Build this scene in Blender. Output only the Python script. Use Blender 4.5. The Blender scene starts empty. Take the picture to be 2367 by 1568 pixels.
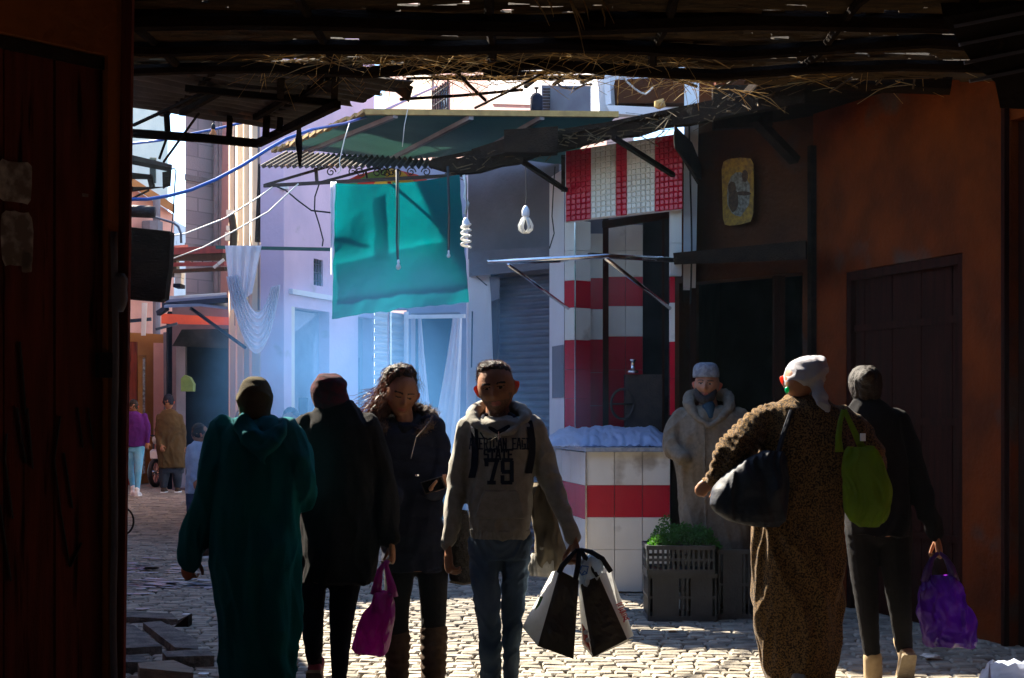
import bpy, bmesh, math, random
import numpy as np
from mathutils import Vector, Matrix, noise
from mathutils.bvhtree import BVHTree
R = math.radians
random.seed(7)
SC = bpy.context.scene
COL = SC.collection
# ------------------------------------------------------------------ camera
F, CX, HY, CH = 3400.0, 1183.5, 950.0, 1.5     # focal length, centre column, horizon row, eye height
cd = bpy.data.cameras.new('camera'); cam = bpy.data.objects.new('camera', cd); COL.objects.link(cam)
cam.location = (0, 0, CH); cam.rotation_euler = (R(90), 0, 0)
cd.sensor_width = 36; cd.lens = 36 * F / 2367.0
cd.shift_y = (HY - 784) / 2367.0
cd.clip_start = .05; cd.clip_end = 500
SC.camera = cam
# ------------------------------------------------------------------ sky, sun, exposure
AZ, EL = R(42), R(42)                            # sun stands left of straight ahead
TOSUN = Vector((-math.sin(AZ) * math.cos(EL), math.cos(AZ) * math.cos(EL), math.sin(EL)))
w = bpy.data.worlds.new('World'); SC.world = w; w.use_nodes = True
nt = w.node_tree
sky = nt.nodes.new('ShaderNodeTexSky'); sky.sky_type = 'NISHITA'; sky.sun_disc = False
sky.ozone_density = 5; sky.dust_density = .3; sky.sun_elevation = EL; sky.sun_rotation = -AZ
bg = nt.nodes['Background']; nt.links.new(sky.outputs[0], bg.inputs[0]); bg.inputs[1].default_value = .085
sl = bpy.data.lights.new('sun', 'SUN'); sl.energy = 5; sl.angle = R(.5); sl.color = (1, .90, .73)
so = bpy.data.objects.new('sun', sl); COL.objects.link(so)
so.rotation_euler = TOSUN.to_track_quat('Z', 'Y').to_euler()
so.location = (0, 0, 30)
SC.view_settings.view_transform = 'Standard'; SC.view_settings.look = 'None'
SC.view_settings.exposure = 2.5; SC.view_settings.gamma = 1
SC.cycles.max_bounces = 8; SC.cycles.diffuse_bounces = 4; SC.cycles.volume_bounces = 0
SC.cycles.use_denoising = True

def P(px, py, Y): return Vector(((px - CX) * Y / F, Y, CH + (HY - py) * Y / F))
def G(px, Y, z=0): return Vector(((px - CX) * Y / F, Y, z))

# ------------------------------------------------------------------ materials
def rgb(c): return (c[0], c[1], c[2], 1)
MATS = {}
def pm(name, c1, c2=None, scale=6, rough=.8, bump=.15, bscale=None, metal=0, trans=0, tcol=None, stretch=(1, 1, 1),
       detail=6, contrast=(.35, .65), emit=0, spec=.3, sheen=0, stain=None, coat=0):
    if name in MATS: return MATS[name]
    m = bpy.data.materials.new(name); m.use_nodes = True; n = m.node_tree.nodes; l = m.node_tree.links
    b = n['Principled BSDF']; out = n['Material Output']
    tc = n.new('ShaderNodeTexCoord'); mp = n.new('ShaderNodeMapping'); mp.inputs['Scale'].default_value = stretch
    l.new(tc.outputs['Object'], mp.inputs[0])
    nz = n.new('ShaderNodeTexNoise'); nz.inputs['Scale'].default_value = scale; nz.inputs['Detail'].default_value = detail
    l.new(mp.outputs[0], nz.inputs['Vector'])
    rp = n.new('ShaderNodeValToRGB'); rp.color_ramp.elements[0].position = contrast[0]; rp.color_ramp.elements[1].position = contrast[1]
    rp.color_ramp.elements[0].color = rgb(c1); rp.color_ramp.elements[1].color = rgb(c2 or [x * .75 for x in c1])
    l.new(nz.outputs['Fac'], rp.inputs[0]); colr = rp.outputs[0]
    if stain:
        n2 = n.new('ShaderNodeTexNoise'); n2.inputs['Scale'].default_value = stain[1]; n2.inputs['Detail'].default_value = 8
        l.new(mp.outputs[0], n2.inputs['Vector'])
        r2 = n.new('ShaderNodeValToRGB'); r2.color_ramp.elements[0].position = stain[2]; r2.color_ramp.elements[1].position = stain[2] + .08
        l.new(n2.outputs['Fac'], r2.inputs[0])
        mx = n.new('ShaderNodeMix'); mx.data_type = 'RGBA'; l.new(r2.outputs[0], mx.inputs[0]); l.new(colr, mx.inputs[6])
        mx.inputs[7].default_value = rgb(stain[0]); colr = mx.outputs[2]
    l.new(colr, b.inputs['Base Color'])
    b.inputs['Roughness'].default_value = rough; b.inputs['Metallic'].default_value = metal
    b.inputs['Specular IOR Level'].default_value = spec
    b.inputs['Sheen Weight'].default_value = sheen; b.inputs['Coat Weight'].default_value = coat
    if bump:
        n3 = n.new('ShaderNodeTexNoise'); n3.inputs['Scale'].default_value = bscale or scale * 6; n3.inputs['Detail'].default_value = 5
        l.new(mp.outputs[0], n3.inputs['Vector'])
        bp = n.new('ShaderNodeBump'); bp.inputs['Strength'].default_value = bump; bp.inputs['Distance'].default_value = .02
        l.new(n3.outputs['Fac'], bp.inputs['Height']); l.new(bp.outputs[0], b.inputs['Normal'])
    if emit:
        l.new(colr, b.inputs['Emission Color']); b.inputs['Emission Strength'].default_value = emit
    if trans:
        t = n.new('ShaderNodeBsdfTranslucent')
        if tcol: t.inputs[0].default_value = rgb(tcol)
        else: l.new(colr, t.inputs[0])
        ms = n.new('ShaderNodeMixShader'); ms.inputs[0].default_value = trans
        l.new(b.outputs[0], ms.inputs[1]); l.new(t.outputs[0], ms.inputs[2]); l.new(ms.outputs[0], out.inputs[0])
    MATS[name] = m; return m
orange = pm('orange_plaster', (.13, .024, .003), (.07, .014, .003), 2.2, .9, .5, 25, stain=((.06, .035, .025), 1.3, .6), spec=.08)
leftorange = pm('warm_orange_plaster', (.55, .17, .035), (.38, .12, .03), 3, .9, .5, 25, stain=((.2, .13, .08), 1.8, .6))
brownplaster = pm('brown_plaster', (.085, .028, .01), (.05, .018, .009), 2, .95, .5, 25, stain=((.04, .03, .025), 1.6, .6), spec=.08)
redwood = pm('red_door_wood', (.26, .06, .04), (.16, .045, .03), 5, .85, .35, 40, stretch=(6, 6, .5), stain=((.03, .012, .01), 3, .6), spec=.05)
doorwood = pm('maroon_wood', (.030, .008, .005), (.018, .006, .004), 5, .9, .4, 40, stretch=(5, 5, .4), spec=.04)
oldwood = pm('dark_timber', (.022, .014, .009), (.012, .008, .006), 4, .95, .6, 30, stretch=(1, 3, 3), spec=.04)
paper = pm('old_paper', (.75, .70, .62), (.3, .24, .2), 14, .9, .2, contrast=(.42, .58))
pink = pm('pink_plaster', (.62, .40, .36), (.50, .33, .31), 1.5, .92, .3, 22, stain=((.38, .27, .25), 1.1, .64))
lavend = pm('lilac_plaster', (.72, .54, .68), (.60, .46, .60), 1.5, .92, .3, 22, stain=((.42, .35, .37), 1.6, .62))
cream = pm('cream_plaster', (.85, .76, .62), (.72, .62, .5), 1.2, .92, .3, 18, stain=((.5, .42, .36), 1.3, .63))
whitep = pm('white_plaster', (.80, .79, .80), (.70, .69, .72), 1.5, .9, .3, 18, stain=((.4, .38, .38), 1.5, .66))
greyp = pm('grey_plaster', (.22, .22, .26), (.16, .16, .19), 1.6, .92, .4, 20, stain=((.2, .2, .21), 1.3, .6))
stone = pm('grey_stone', (.26, .25, .28), (.17, .16, .19), 2.5, .92, .6, 14)
palegreen = pm('pale_green_plaster', (.55, .68, .62), (.45, .58, .55), 2, .9, .3, 20)
salmon = pm('salmon_plaster', (.80, .42, .32), (.68, .34, .26), 2, .9, .3, 20)
ochre = pm('ochre_plaster', (.48, .20, .05), (.36, .14, .035), 2, .9, .3, 20)
bluedoor = pm('blue_grey_door', (.06, .12, .22), (.04, .085, .17), 5, .6, .3, 30)
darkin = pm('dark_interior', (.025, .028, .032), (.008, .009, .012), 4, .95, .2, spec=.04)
blackmetal = pm('black_iron', (.035, .03, .03), (.06, .045, .04), 12, .55, .3, 60, metal=.4)
rustmetal = pm('rusty_sheet', (.09, .075, .065), (.05, .04, .032), 5, .7, .3, 40, metal=.4, stain=((.2, .1, .05), 4, .62))
chrome = pm('steel_tube', (.75, .75, .75), (.6, .6, .62), 10, .18, .03, metal=1)
reed = pm('reed', (.12, .075, .03), (.05, .032, .014), 9, .8, .5, 60, stretch=(.3, 6, 6))
straw = pm('straw', (.55, .38, .14), (.38, .25, .09), 9, .75, .2, trans=.25)
cord = pm('black_cable', (.02, .02, .022), None, 9, .6, 0)
bluehose = pm('blue_hose', (.03, .10, .38), (.025, .08, .3), 9, .35, 0)
whitehose = pm('white_wire', (.6, .6, .58), None, 9, .5, 0)
glassy = pm('bulb_glass', (.85, .85, .82), None, 9, .15, 0, trans=.5, spec=.6)
amber = pm('amber_bulb', (.5, .25, .06), (.4, .2, .05), 9, .15, 0, trans=.4, spec=.6)
wplastic = pm('white_plastic', (.8, .8, .8), (.7, .7, .7), 9, .4, .05)
redtile = pm('red_tile', (.50, .008, .03), (.42, .006, .025), 3, .25, .1, spec=.4, stain=((.22, .02, .03), 2.2, .62))
whitetile = pm('white_tile', (.74, .72, .66), (.66, .64, .58), 3, .28, .1, spec=.4, stain=((.38, .34, .29), 2.4, .58))
grout = pm('grout', (.5, .48, .45), None, 9, .9, 0)
marble = pm('counter_stone', (.35, .38, .42), (.2, .23, .27), 30, .2, .03, spec=.5)
shutterm = pm('grey_shutter', (.16, .18, .22), (.12, .13, .17), 4, .5, .15, metal=.3)
tealm = pm('teal_cloth', (.0, .12, .12), (.0, .09, .10), 3, .85, .25, 120, trans=.5, tcol=(.0, .085, .10))
teal2 = pm('teal_shade_layer', (.0, .12, .13), (.0, .1, .11), 3, .85, .2, 120, trans=.9, tcol=(.35, .85, .85))
tarpm = pm('green_tarp', (.05, .12, .11), (.04, .08, .08), 2, .7, .3, 30, trans=.06, tcol=(.08, .25, .20))
whitecl = pm('white_cloth', (.84, .86, .93), (.78, .8, .88), 5, .9, .3, 80, trans=.4)
leafm = pm('parsley_leaf', (.04, .12, .02), (.02, .07, .012), 20, .6, .2, trans=.35, tcol=(.08, .28, .02))
cratem = pm('black_crate_plastic', (.045, .05, .055), (.03, .035, .04), 9, .45, .1)
skin = pm('skin', (.30, .135, .07), (.25, .105, .055), 20, .55, .12, 90, spec=.35)
skin_ear = pm('ear_skin', (.50, .20, .12), None, 20, .5, 0, trans=.5, tcol=(.95, .10, .03))
lipm = pm('lips', (.38, .11, .09), None, 20, .4, 0)
eyew = pm('eye_white', (.28, .24, .21), None, 20, .2, 0)
iris = pm('iris', (.03, .018, .012), None, 20, .15, 0)
browm = pm('brow_hair', (.022, .015, .012), None, 60, .7, .3)
stub = pm('stubble', (.22, .12, .08), (.12, .07, .05), 120, .7, .2)
hairm = pm('black_hair', (.012, .009, .008), (.025, .017, .013), 60, .6, .6, 140, spec=.25)
def fabric(name, c1, c2=None, scale=5, bump=.35, bscale=220, sheen=.008, **k):
    k.setdefault('spec', .12); return pm(name, c1, c2, scale, .95, bump, bscale, sheen=sheen, **k)
denim = fabric('blue_denim', (.05, .09, .16), (.14, .20, .28), 4)
darkdenim = fabric('dark_denim', (.006, .008, .017), (.010, .013, .026), 7)
blackfab = fabric('black_wool', (.008, .0075, .009), (.012, .011, .012), 7)
navyfab = fabric('navy_padded', (.011, .013, .026), (.017, .02, .036), 7)
greyfab = fabric('grey_fleece', (.32, .30, .27), (.25, .235, .21), 30, sheen=.08)
printm = fabric('print_ink', (.02, .03, .06), None)
tealgown = fabric('teal_gown', (.0, .13, .15), (.0, .10, .12), 4)
olive = fabric('olive_scarf', (.07, .055, .028), (.045, .036, .02), 12)
maroon = fabric('maroon_scarf', (.07, .01, .018), (.035, .015, .02), 30, contrast=(.45, .55))
leop = fabric('speckled_brown_cloth', (.165, .092, .03), (.022, .012, .006), 120, contrast=(.44, .57), detail=3, sheen=.1)
turbanm = fabric('grey_white_cotton', (.36, .35, .38), (.28, .27, .30), 8)
djel = fabric('oatmeal_wool', (.19, .155, .115), (.14, .115, .085), 40)
bootm = fabric('brown_boot', (.07, .045, .03), (.05, .03, .02), 20)
tanboot = fabric('tan_boot', (.38, .28, .17), (.3, .22, .13), 20)
magenta = pm('magenta_bag', (.30, .008, .27), (.22, .004, .2), 8, .3, .7, 22, trans=.5, tcol=(.6, .01, .5), spec=.6)
purple = pm('purple_bag', (.06, .01, .17), (.04, .007, .12), 8, .3, .7, 22, trans=.4, tcol=(.2, .02, .45), spec=.6)
lime = pm('lime_bag', (.13, .20, .006), (.10, .16, .005), 8, .8, .3, 90, trans=.4, tcol=(.5, .7, .02))
navybag = pm('navy_bag_cloth', (.010, .012, .022), (.014, .017, .028), 8, .6, .4, 14, spec=.2)
khaki = fabric('khaki_canvas', (.16, .13, .09), (.11, .09, .065), 10)
bagwhite = pm('white_paper_bag', (.75, .76, .76), (.6, .62, .62), 6, .35, .6, 9, trans=.25)
bagblack = pm('black_gusset', (.06, .05, .045), (.04, .035, .03), 6, .4, .6, 9)
inkred = pm('red_print', (.6, .04, .03), None, 6, .5, 0)
inkblue = pm('blue_print', (.04, .15, .5), None, 6, .5, 0)
# brick faced pillar
def brickmat(name, c1, c2, mortar, scale, wd=.5, ht=.25):
    m = pm(name, c1, c2, 5, .9, .4, 30); n = m.node_tree.nodes; l = m.node_tree.links; b = n['Principled BSDF']
    t = n.new('ShaderNodeTexBrick'); t.inputs['Scale'].default_value = scale; t.inputs['Mortar Size'].default_value = .012
    t.inputs['Color1'].default_value = rgb(c1); t.inputs['Color2'].default_value = rgb(c2); t.inputs['Mortar'].default_value = rgb(mortar)
    t.inputs['Brick Width'].default_value = wd; t.inputs['Row Height'].default_value = ht
    tc = n.new('ShaderNodeTexCoord'); mp = n.new('ShaderNodeMapping'); mp.inputs['Rotation'].default_value = (R(90), 0, 0)
    l.new(tc.outputs['Object'], mp.inputs[0]); l.new(mp.outputs[0], t.inputs[0]); l.new(t.outputs[0], b.inputs['Base Color'])
    return m
pillarm = brickmat('block_masonry', (.34, .32, .37), (.27, .25, .30), (.22, .21, .25), 1, .45, .28)
# cobble material: colour varies from stone to stone (cell noise), bumpy
cob = pm('cobble', (.38, .33, .26), (.20, .18, .15), 7, .8, .5, 40, spec=.15)
_n = cob.node_tree.nodes; _l = cob.node_tree.links
_at = _n.new('ShaderNodeAttribute'); _at.attribute_name = 'tint'
_mx = _n.new('ShaderNodeMix'); _mx.data_type = 'RGBA'; _mx.blend_type = 'MULTIPLY'; _mx.inputs[0].default_value = 1
_src = _n['Principled BSDF'].inputs['Base Color'].links[0].from_socket
_l.new(_src, _mx.inputs[6]); _l.new(_at.outputs['Color'], _mx.inputs[7]); _l.new(_mx.outputs[2], _n['Principled BSDF'].inputs['Base Color'])
dirt = pm('dirt_joint', (.07, .06, .055), (.05, .042, .038), 5, .95, .6, 30)

# ------------------------------------------------------------------ object helpers
def props(o, label=None, cat=None, group=None, kind=None):
    if label: o['label'] = label
    if cat: o['category'] = cat
    if group: o['group'] = group
    if kind: o['kind'] = kind
    return o
def thing(name, label, cat, loc=(0, 0, 0), group=None):
    o = bpy.data.objects.new(name, None); COL.objects.link(o); o.location = loc; o.empty_display_size = .1
    return props(o, label, cat, group)
def link(name, me, mats, parent=None, smooth=False):
    for m in (mats if isinstance(mats, (list, tuple)) else [mats]): me.materials.append(m)
    o = bpy.data.objects.new(name, me); COL.objects.link(o)
    if parent:
        base = Vector(parent.location); q = parent.parent
        while q: base += Vector(q.location); q = q.parent
        me.transform(Matrix.Translation(-base)); o.parent = parent
    if smooth: me.shade_smooth()
    me.update(); return o
class MB:
    def __init__(s): s.v = []; s.f = []; s.m = []
    def add(s, vs, fs, mi=0):
        b = len(s.v); s.v += [tuple(v) for v in vs]; s.f += [tuple(i + b for i in f) for f in fs]; s.m += [mi] * len(fs); return s
    def hexa(s, p, mi=0):   # p: 4 bottom (ccw) + 4 top
        return s.add(p, [(3, 2, 1, 0), (4, 5, 6, 7), (0, 1, 5, 4), (1, 2, 6, 5), (2, 3, 7, 6), (3, 0, 4, 7)], mi)
    def box(s, a, b, mi=0):
        x0, y0, z0 = [min(a[i], b[i]) for i in range(3)]; x1, y1, z1 = [max(a[i], b[i]) for i in range(3)]
        return s.hexa([(x0, y0, z0), (x1, y0, z0), (x1, y1, z0), (x0, y1, z0), (x0, y0, z1), (x1, y0, z1), (x1, y1, z1), (x0, y1, z1)], mi)
    def slab(s, pts, th, mi=0):  # polygon with thickness vector
        th = Vector(th); n = len(pts); a = [Vector(p) for p in pts]; b = [p + th for p in a]
        return s.add(a + b, [tuple(range(n - 1, -1, -1)), tuple(range(n, 2 * n))] + [(i, (i + 1) % n, n + (i + 1) % n, n + i) for i in range(n)], mi)
    def bar(s, a, b, w, h=None, mi=0):
        a, b = Vector(a), Vector(b); h = h or w; d = (b - a).normalized(); up = Vector((0, 0, 1)) if abs(d.z) < .95 else Vector((1, 0, 0))
        x = d.cross(up).normalized() * w / 2; y = x.cross(d).normalized() * h / 2
        return s.hexa([a - x - y, a + x - y, b + x - y, b - x - y, a - x + y, a + x + y, b + x + y, b - x + y], mi)
    def tube(s, path, r, n=8, mi=0, cap=True):
        path = [Vector(p) for p in path]; rs = r if isinstance(r, (list, tuple)) else [r] * len(path)
        b = len(s.v); k = len(path); px = None
        for i, p in enumerate(path):
            d = (path[min(i + 1, k - 1)] - path[max(i - 1, 0)]).normalized()
            if px is None: px = d.cross(Vector((0, 0, 1)) if abs(d.z) < .9 else Vector((1, 0, 0))).normalized()
            else: px = (px - d * px.dot(d)).normalized()
            py = d.cross(px)
            for j in range(n):
                a = 2 * math.pi * j / n; s.v.append(tuple(p + (px * math.cos(a) + py * math.sin(a)) * rs[i]))
        for i in range(k - 1):
            for j in range(n):
                s.f.append((b + i * n + j, b + i * n + (j + 1) % n, b + (i + 1) * n + (j + 1) % n, b + (i + 1) * n + j)); s.m.append(mi)
        if cap:
            s.f.append(tuple(b + j for j in range(n))[::-1]); s.f.append(tuple(b + (k - 1) * n + j for j in range(n))); s.m += [mi, mi]
        return s
    def lathe(s, c, prof, n=16, mi=0):   # profile [(r,z)]
        return s.tube([Vector(c) + Vector((0, 0, z)) for r, z in prof], [max(r, .0005) for r, z in prof], n, mi)
    def mesh(s, name='m'):
        me = bpy.data.meshes.new(name); me.from_pydata(s.v, [], s.f); me.polygons.foreach_set('material_index', s.m); me.update(); return me
    def build(s, name, mats, parent=None, smooth=False):
        me = s.mesh(name)
        bm = bmesh.new(); bm.from_mesh(me); bmesh.ops.recalc_face_normals(bm, faces=bm.faces); bm.to_mesh(me); bm.free()
        return link(name, me, mats, parent, smooth)
def vwall(mb, a, b, z0, z1, th=.2, mi=0, back=None):
    """vertical wall between ground points a,b; thickness goes away from the camera side"""
    a = Vector((a[0], a[1], 0)); b = Vector((b[0], b[1], 0)); d = (b - a).normalized(); n = Vector((-d.y, d.x, 0))
    if n.dot(a - Vector((0, 0, 0))) < 0: n = -n
    if back is not None: n = n * back
    n = n * th; z0 = Vector((0, 0, z0)); z1 = Vector((0, 0, z1))
    return mb.hexa([a + z0, b + z0, b + n + z0, a + n + z0, a + z1, b + z1, b + n + z1, a + n + z1], mi)
def holed(mb, a, b, z0, z1, th, holes, mi=0):
    """wall a-b with openings given as (t0,t1,za,zb) fractions along the wall"""
    a = Vector((a[0], a[1], 0)); b = Vector((b[0], b[1], 0)); at = lambda t: a.lerp(b, t)
    ts = sorted({0, 1} | {h[0] for h in holes} | {h[1] for h in holes})
    for t0, t1 in zip(ts, ts[1:]):
        tm = (t0 + t1) / 2; hs = sorted([(h[2], h[3]) for h in holes if h[0] <= tm <= h[1]]); z = z0
        for ha, hb in hs:
            if ha > z: vwall(mb, at(t0), at(t1), z, ha, th, mi)
            z = hb
        if z < z1: vwall(mb, at(t0), at(t1), z, z1, th, mi)
    return mb
def sheet(f, nu, nv, th=None):
    """grid surface from f(u,v)->Vector"""
    v = [f(i / nu, j / nv) for j in range(nv + 1) for i in range(nu + 1)]
    fs = [(j * (nu + 1) + i, j * (nu + 1) + i + 1, (j + 1) * (nu + 1) + i + 1, (j + 1) * (nu + 1) + i) for j in range(nv) for i in range(nu)]
    mb = MB(); mb.add(v, fs); return mb
def nz(x, y=0, z=0): return noise.noise(Vector((x, y, z)))
def sag(a, b, drop, n=16, wob=0, seed=0):
    a, b = Vector(a), Vector(b)
    return [a.lerp(b, i / n) - Vector((0, 0, 4 * drop * (i / n) * (1 - i / n))) + Vector((nz(i * .5, seed), 0, nz(i * .4, seed + 9))) * wob for i in range(n + 1)]

# ------------------------------------------------------------------ ground
mb = MB(); mb.box((-60, -20, -.5), (60, 120, -.03)); props(mb.build('ground', dirt), kind='structure')
def setts():
    V = []; Fc = []; T = []
    y = 5.5
    while y < 33:
        rh = .085 + random.random() * .025 if y < 16 else .15
        xa, xb = -.36 * y - .6, min(.36 * y + .4, 3.6 + max(0, (11 - y) * .4))
        x = xa + random.random() * .1
        while x < xb:
            wd = random.uniform(.10, .185) if y < 16 else random.uniform(.18, .27)
            g = .005; h = random.uniform(-.004, .004); tl = random.uniform(-.003, .003); c = random.uniform(.62, 1.12) * (1 if y > 8.05 else .3 if y < 7.5 else .3 + .7 * (y - 7.5) / .55)  # stones nearer than the view are darkened to cut bounced light
            wy = .03 * nz(x * .7, y * .7) + .01 * nz(x * 4, y * 4, 3)
            b = len(V); x0, x1, y0, y1 = x + g, x + wd - g, y + g + wy, y + rh - g + wy; e = .010
            j = lambda: random.uniform(-.006, .006)
            q = [(x0 + j(), y0 + j()), (x1 + j(), y0 + j()), (x1 + j(), y1 + j()), (x0 + j(), y1 + j())]; cx, cy = (x0 + x1) / 2, (y0 + y1) / 2
            for (qx, qy) in q: V.append((qx, qy, -.028))
            for (qx, qy) in q: V.append((qx, qy, -.010 + h))
            for (qx, qy) in q: V.append((qx + (e if qx < cx else -e), qy + (e if qy < cy else -e), h + tl * (1 if qx < cx else -1)))
            for a0 in (0, 4):
                for i in range(4): Fc.append((b + a0 + i, b + a0 + (i + 1) % 4, b + a0 + 4 + (i + 1) % 4, b + a0 + 4 + i))
            Fc.append((b + 8, b + 9, b + 10, b + 11)); T += [c] * 12
            x += wd
        y += rh
    me = bpy.data.meshes.new('m'); me.from_pydata(V, [], Fc)
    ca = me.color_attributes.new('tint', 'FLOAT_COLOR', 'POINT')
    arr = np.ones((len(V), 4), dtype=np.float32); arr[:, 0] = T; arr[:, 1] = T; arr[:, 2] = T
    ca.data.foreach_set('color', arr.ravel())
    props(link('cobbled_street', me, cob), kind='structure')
setts()
# ================================================================== BUILDINGS
# ---- near left wall with the red wooden door
A0 = Vector((-1.74, 5.0, 0)); AD = Vector((.63, .777, 0)); AN = Vector((-.777, .63, 0))   # AN points away from the viewer
la = lambda t, n=0, z=0: A0 + AD * t + AN * n + Vector((0, 0, z))
t = thing('left_wall', 'near orange plaster wall holding the tall dark red plank door at the left edge', 'wall', (-1.6, 5.2, 0))
mb = MB()
mb.hexa([la(-4, 0), la(.435, 0), la(.435, .3), la(-4, .3), la(-4, 0, 0), la(.435, 0, 0), la(.435, .3, 0), la(-4, .3, 0)]) if 0 else None
mb.hexa([la(-4, 0, 2.79), la(.435, 0, 2.79), la(.435, .3, 2.79), la(-4, .3, 2.79), la(-4, 0, 3.3), la(.435, 0, 3.3), la(.435, .3, 3.3), la(-4, .3, 3.3)])
mb.hexa([la(.435, 0), la(.462, 0), la(.44, .35), la(.435, .3), la(.435, 0, 3.3), la(.512, 0, 3.3), la(.49, .35, 3.3), la(.435, .3, 3.3)])
mb.build('wall', leftorange, t)
d = MB()
for i in range(7):
    x1 = .43 - i * .2; d.hexa([la(x1 - .192, .03 + .004 * (i % 2)), la(x1, .03 + .004 * (i % 2)), la(x1, .08), la(x1 - .192, .08),
                               la(x1 - .192, .03 + .004 * (i % 2), 2.785), la(x1, .03 + .004 * (i % 2), 2.785), la(x1, .08, 2.785), la(x1 - .192, .08, 2.785)])
door = d.build('wooden_door', redwood, t)
mb = MB(); mb.hexa([la(-1, .02, 2.74), la(.434, .02, 2.74), la(.434, .029, 2.74), la(-1, .029, 2.74), la(-1, .02, 2.785), la(.434, .02, 2.785), la(.434, .029, 2.785), la(-1, .029, 2.785)])
for z in (1.62,):
    mb.hexa([la(.40, .0, z), la(.45, -.02, z), la(.45, .028, z), la(.40, .028, z), la(.40, 0, z + .09), la(.45, -.02, z + .09), la(.45, .028, z + .09), la(.40, .028, z + .09)])
mb.build('hinge', blackmetal, door)
def scrap(za, zb, x0, x1, seed):
    n = 26; out = []
    for i in range(n):
        a = 2 * math.pi * i / n; r = 1 + .14 * nz(math.cos(a) * 2, math.sin(a) * 2, seed)
        u = max(-1, min(1, 1.25 * math.cos(a))) * r; v = max(-1, min(1, 1.25 * math.sin(a))) * r
        out.append(la((x0 + x1) / 2 + u * (x1 - x0) / 2, .027, (za + zb) / 2 + v * (zb - za) / 2))
    return out
mb = MB(); mb.slab(scrap(2.22, 2.36, .01, .14, 1), AN * .002); mb.slab(scrap(2.0, 2.19, .02, .145, 4), AN * .002); mb.slab(scrap(1.98, 2.05, .1, .14, 9), AN * .0015)
mb.hexa([la(.345, .026, 2.27), la(.37, .026, 2.27), la(.37, .029, 2.27), la(.345, .029, 2.27), la(.345, .026, 2.282), la(.37, .026, 2.282), la(.37, .029, 2.282), la(.345, .029, 2.282)])
mb.build('torn_poster', paper, door)
def on_door(px, py, n=.0265):
    d = P(px, py, 10) - Vector((0, 0, CH)); o = Vector((0, 0, CH)); q = A0 + AN * n; k = (q - o).dot(AN) / d.dot(AN); return o + d * k
mb = MB()
for st_ in (((40, 943), (50, 1010), (60, 1071)), ((64, 943), (70, 1010), (76, 1083)), ((140, 963), (126, 1063), (140, 1180), (162, 1311), (188, 1255)), ((148, 1047), (168, 1175)), ((180, 943), (192, 1035)), ((204, 943), (216, 1039)), ((16, 1003), (12, 1063), (30, 1199)), ((0, 1167), (12, 1250), (26, 1343)), ((46, 790), (52, 850), (60, 960))):
    for a_, b_ in zip(st_, st_[1:]): mb.bar(on_door(*a_), on_door(*b_), .013, .003)
mb.build('black_paint_strokes', blackmetal, door)
mb = MB(); mb.bar(la(.468, .0, 0), la(.520, .0, 3.3), .034, .05); mb.build('corner_post', redwood, t)
mb = MB(); mb.tube([la(.452, -.015, z) + Vector((.01 * nz(z * 2), 0, 0)) for z in np.linspace(0, 2.15, 20)], .013, 8)
mb.tube([la(.47, -.02, 2.0 - .02 * i) for i in range(8)], [.02, .03, .03, .028, .03, .03, .024, .015], 8); mb.build('downpipe', stone, t, True)
def loopcable():
    c = P(283, 1205, 5.9); return [c + Vector((.045 * math.cos(a), 0, .055 * math.sin(a))) for a in np.linspace(-2.2, 2.3, 16)]
mb = MB(); mb.tube(loopcable(), .004, 6); mb.build('cable_loop', cord, t)
# dark square box on a bracket seen past the wall
t = thing('sign_box', 'unlit dark square sign board jutting out past the near left wall', 'sign', P(300, 690, 9.6))
mb = MB(); mb.slab([P(270, 522, 9.7), P(394, 535, 9.7), P(391, 610, 9.7), P(381, 690, 9.7), P(368, 697, 9.7), P(270, 688, 9.7)], (0, .12, 0)); mb.build('panel', oldwood, t)
mb = MB(); mb.bar(P(200, 600, 9.76), P(272, 600, 9.76), .04); mb.build('bracket', blackmetal, t)
t = thing('lamp_arm', 'thick dark tube with a thin curved grey bracket above the dark sign board', 'bracket', P(300, 490, 9.9))
mb = MB(); mb.tube([P(200, 484, 9.9), P(345, 490, 9.9), P(358, 491, 9.9)], [.042, .042, .036], 12); mb.build('tube', blackmetal, t, True)
mb = MB(); mb.tube([P(300, 495, 10), P(360, 503, 10), P(400, 515, 10), P(412, 524, 10), P(418, 540, 10), P(419, 562, 10)], .008, 8); mb.build('curved_rod', greyp, t, True)

# ---- passage side wall, plus an added wall keeping it dark behind the viewer
t = thing('passage_wall', 'dark side wall of the covered passage at the far left', 'wall', (-4.2, 0, 0))
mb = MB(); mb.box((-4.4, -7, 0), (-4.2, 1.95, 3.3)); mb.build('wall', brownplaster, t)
t = thing('added_end_wall', 'added wall closing the covered passage behind the viewer to keep it dark', 'wall', (0, -7, 0))
mb = MB(); mb.box((-4.4, -7.3, 0), (5.4, -7.05, 3.3)); mb.build('wall', brownplaster, t)

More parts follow.
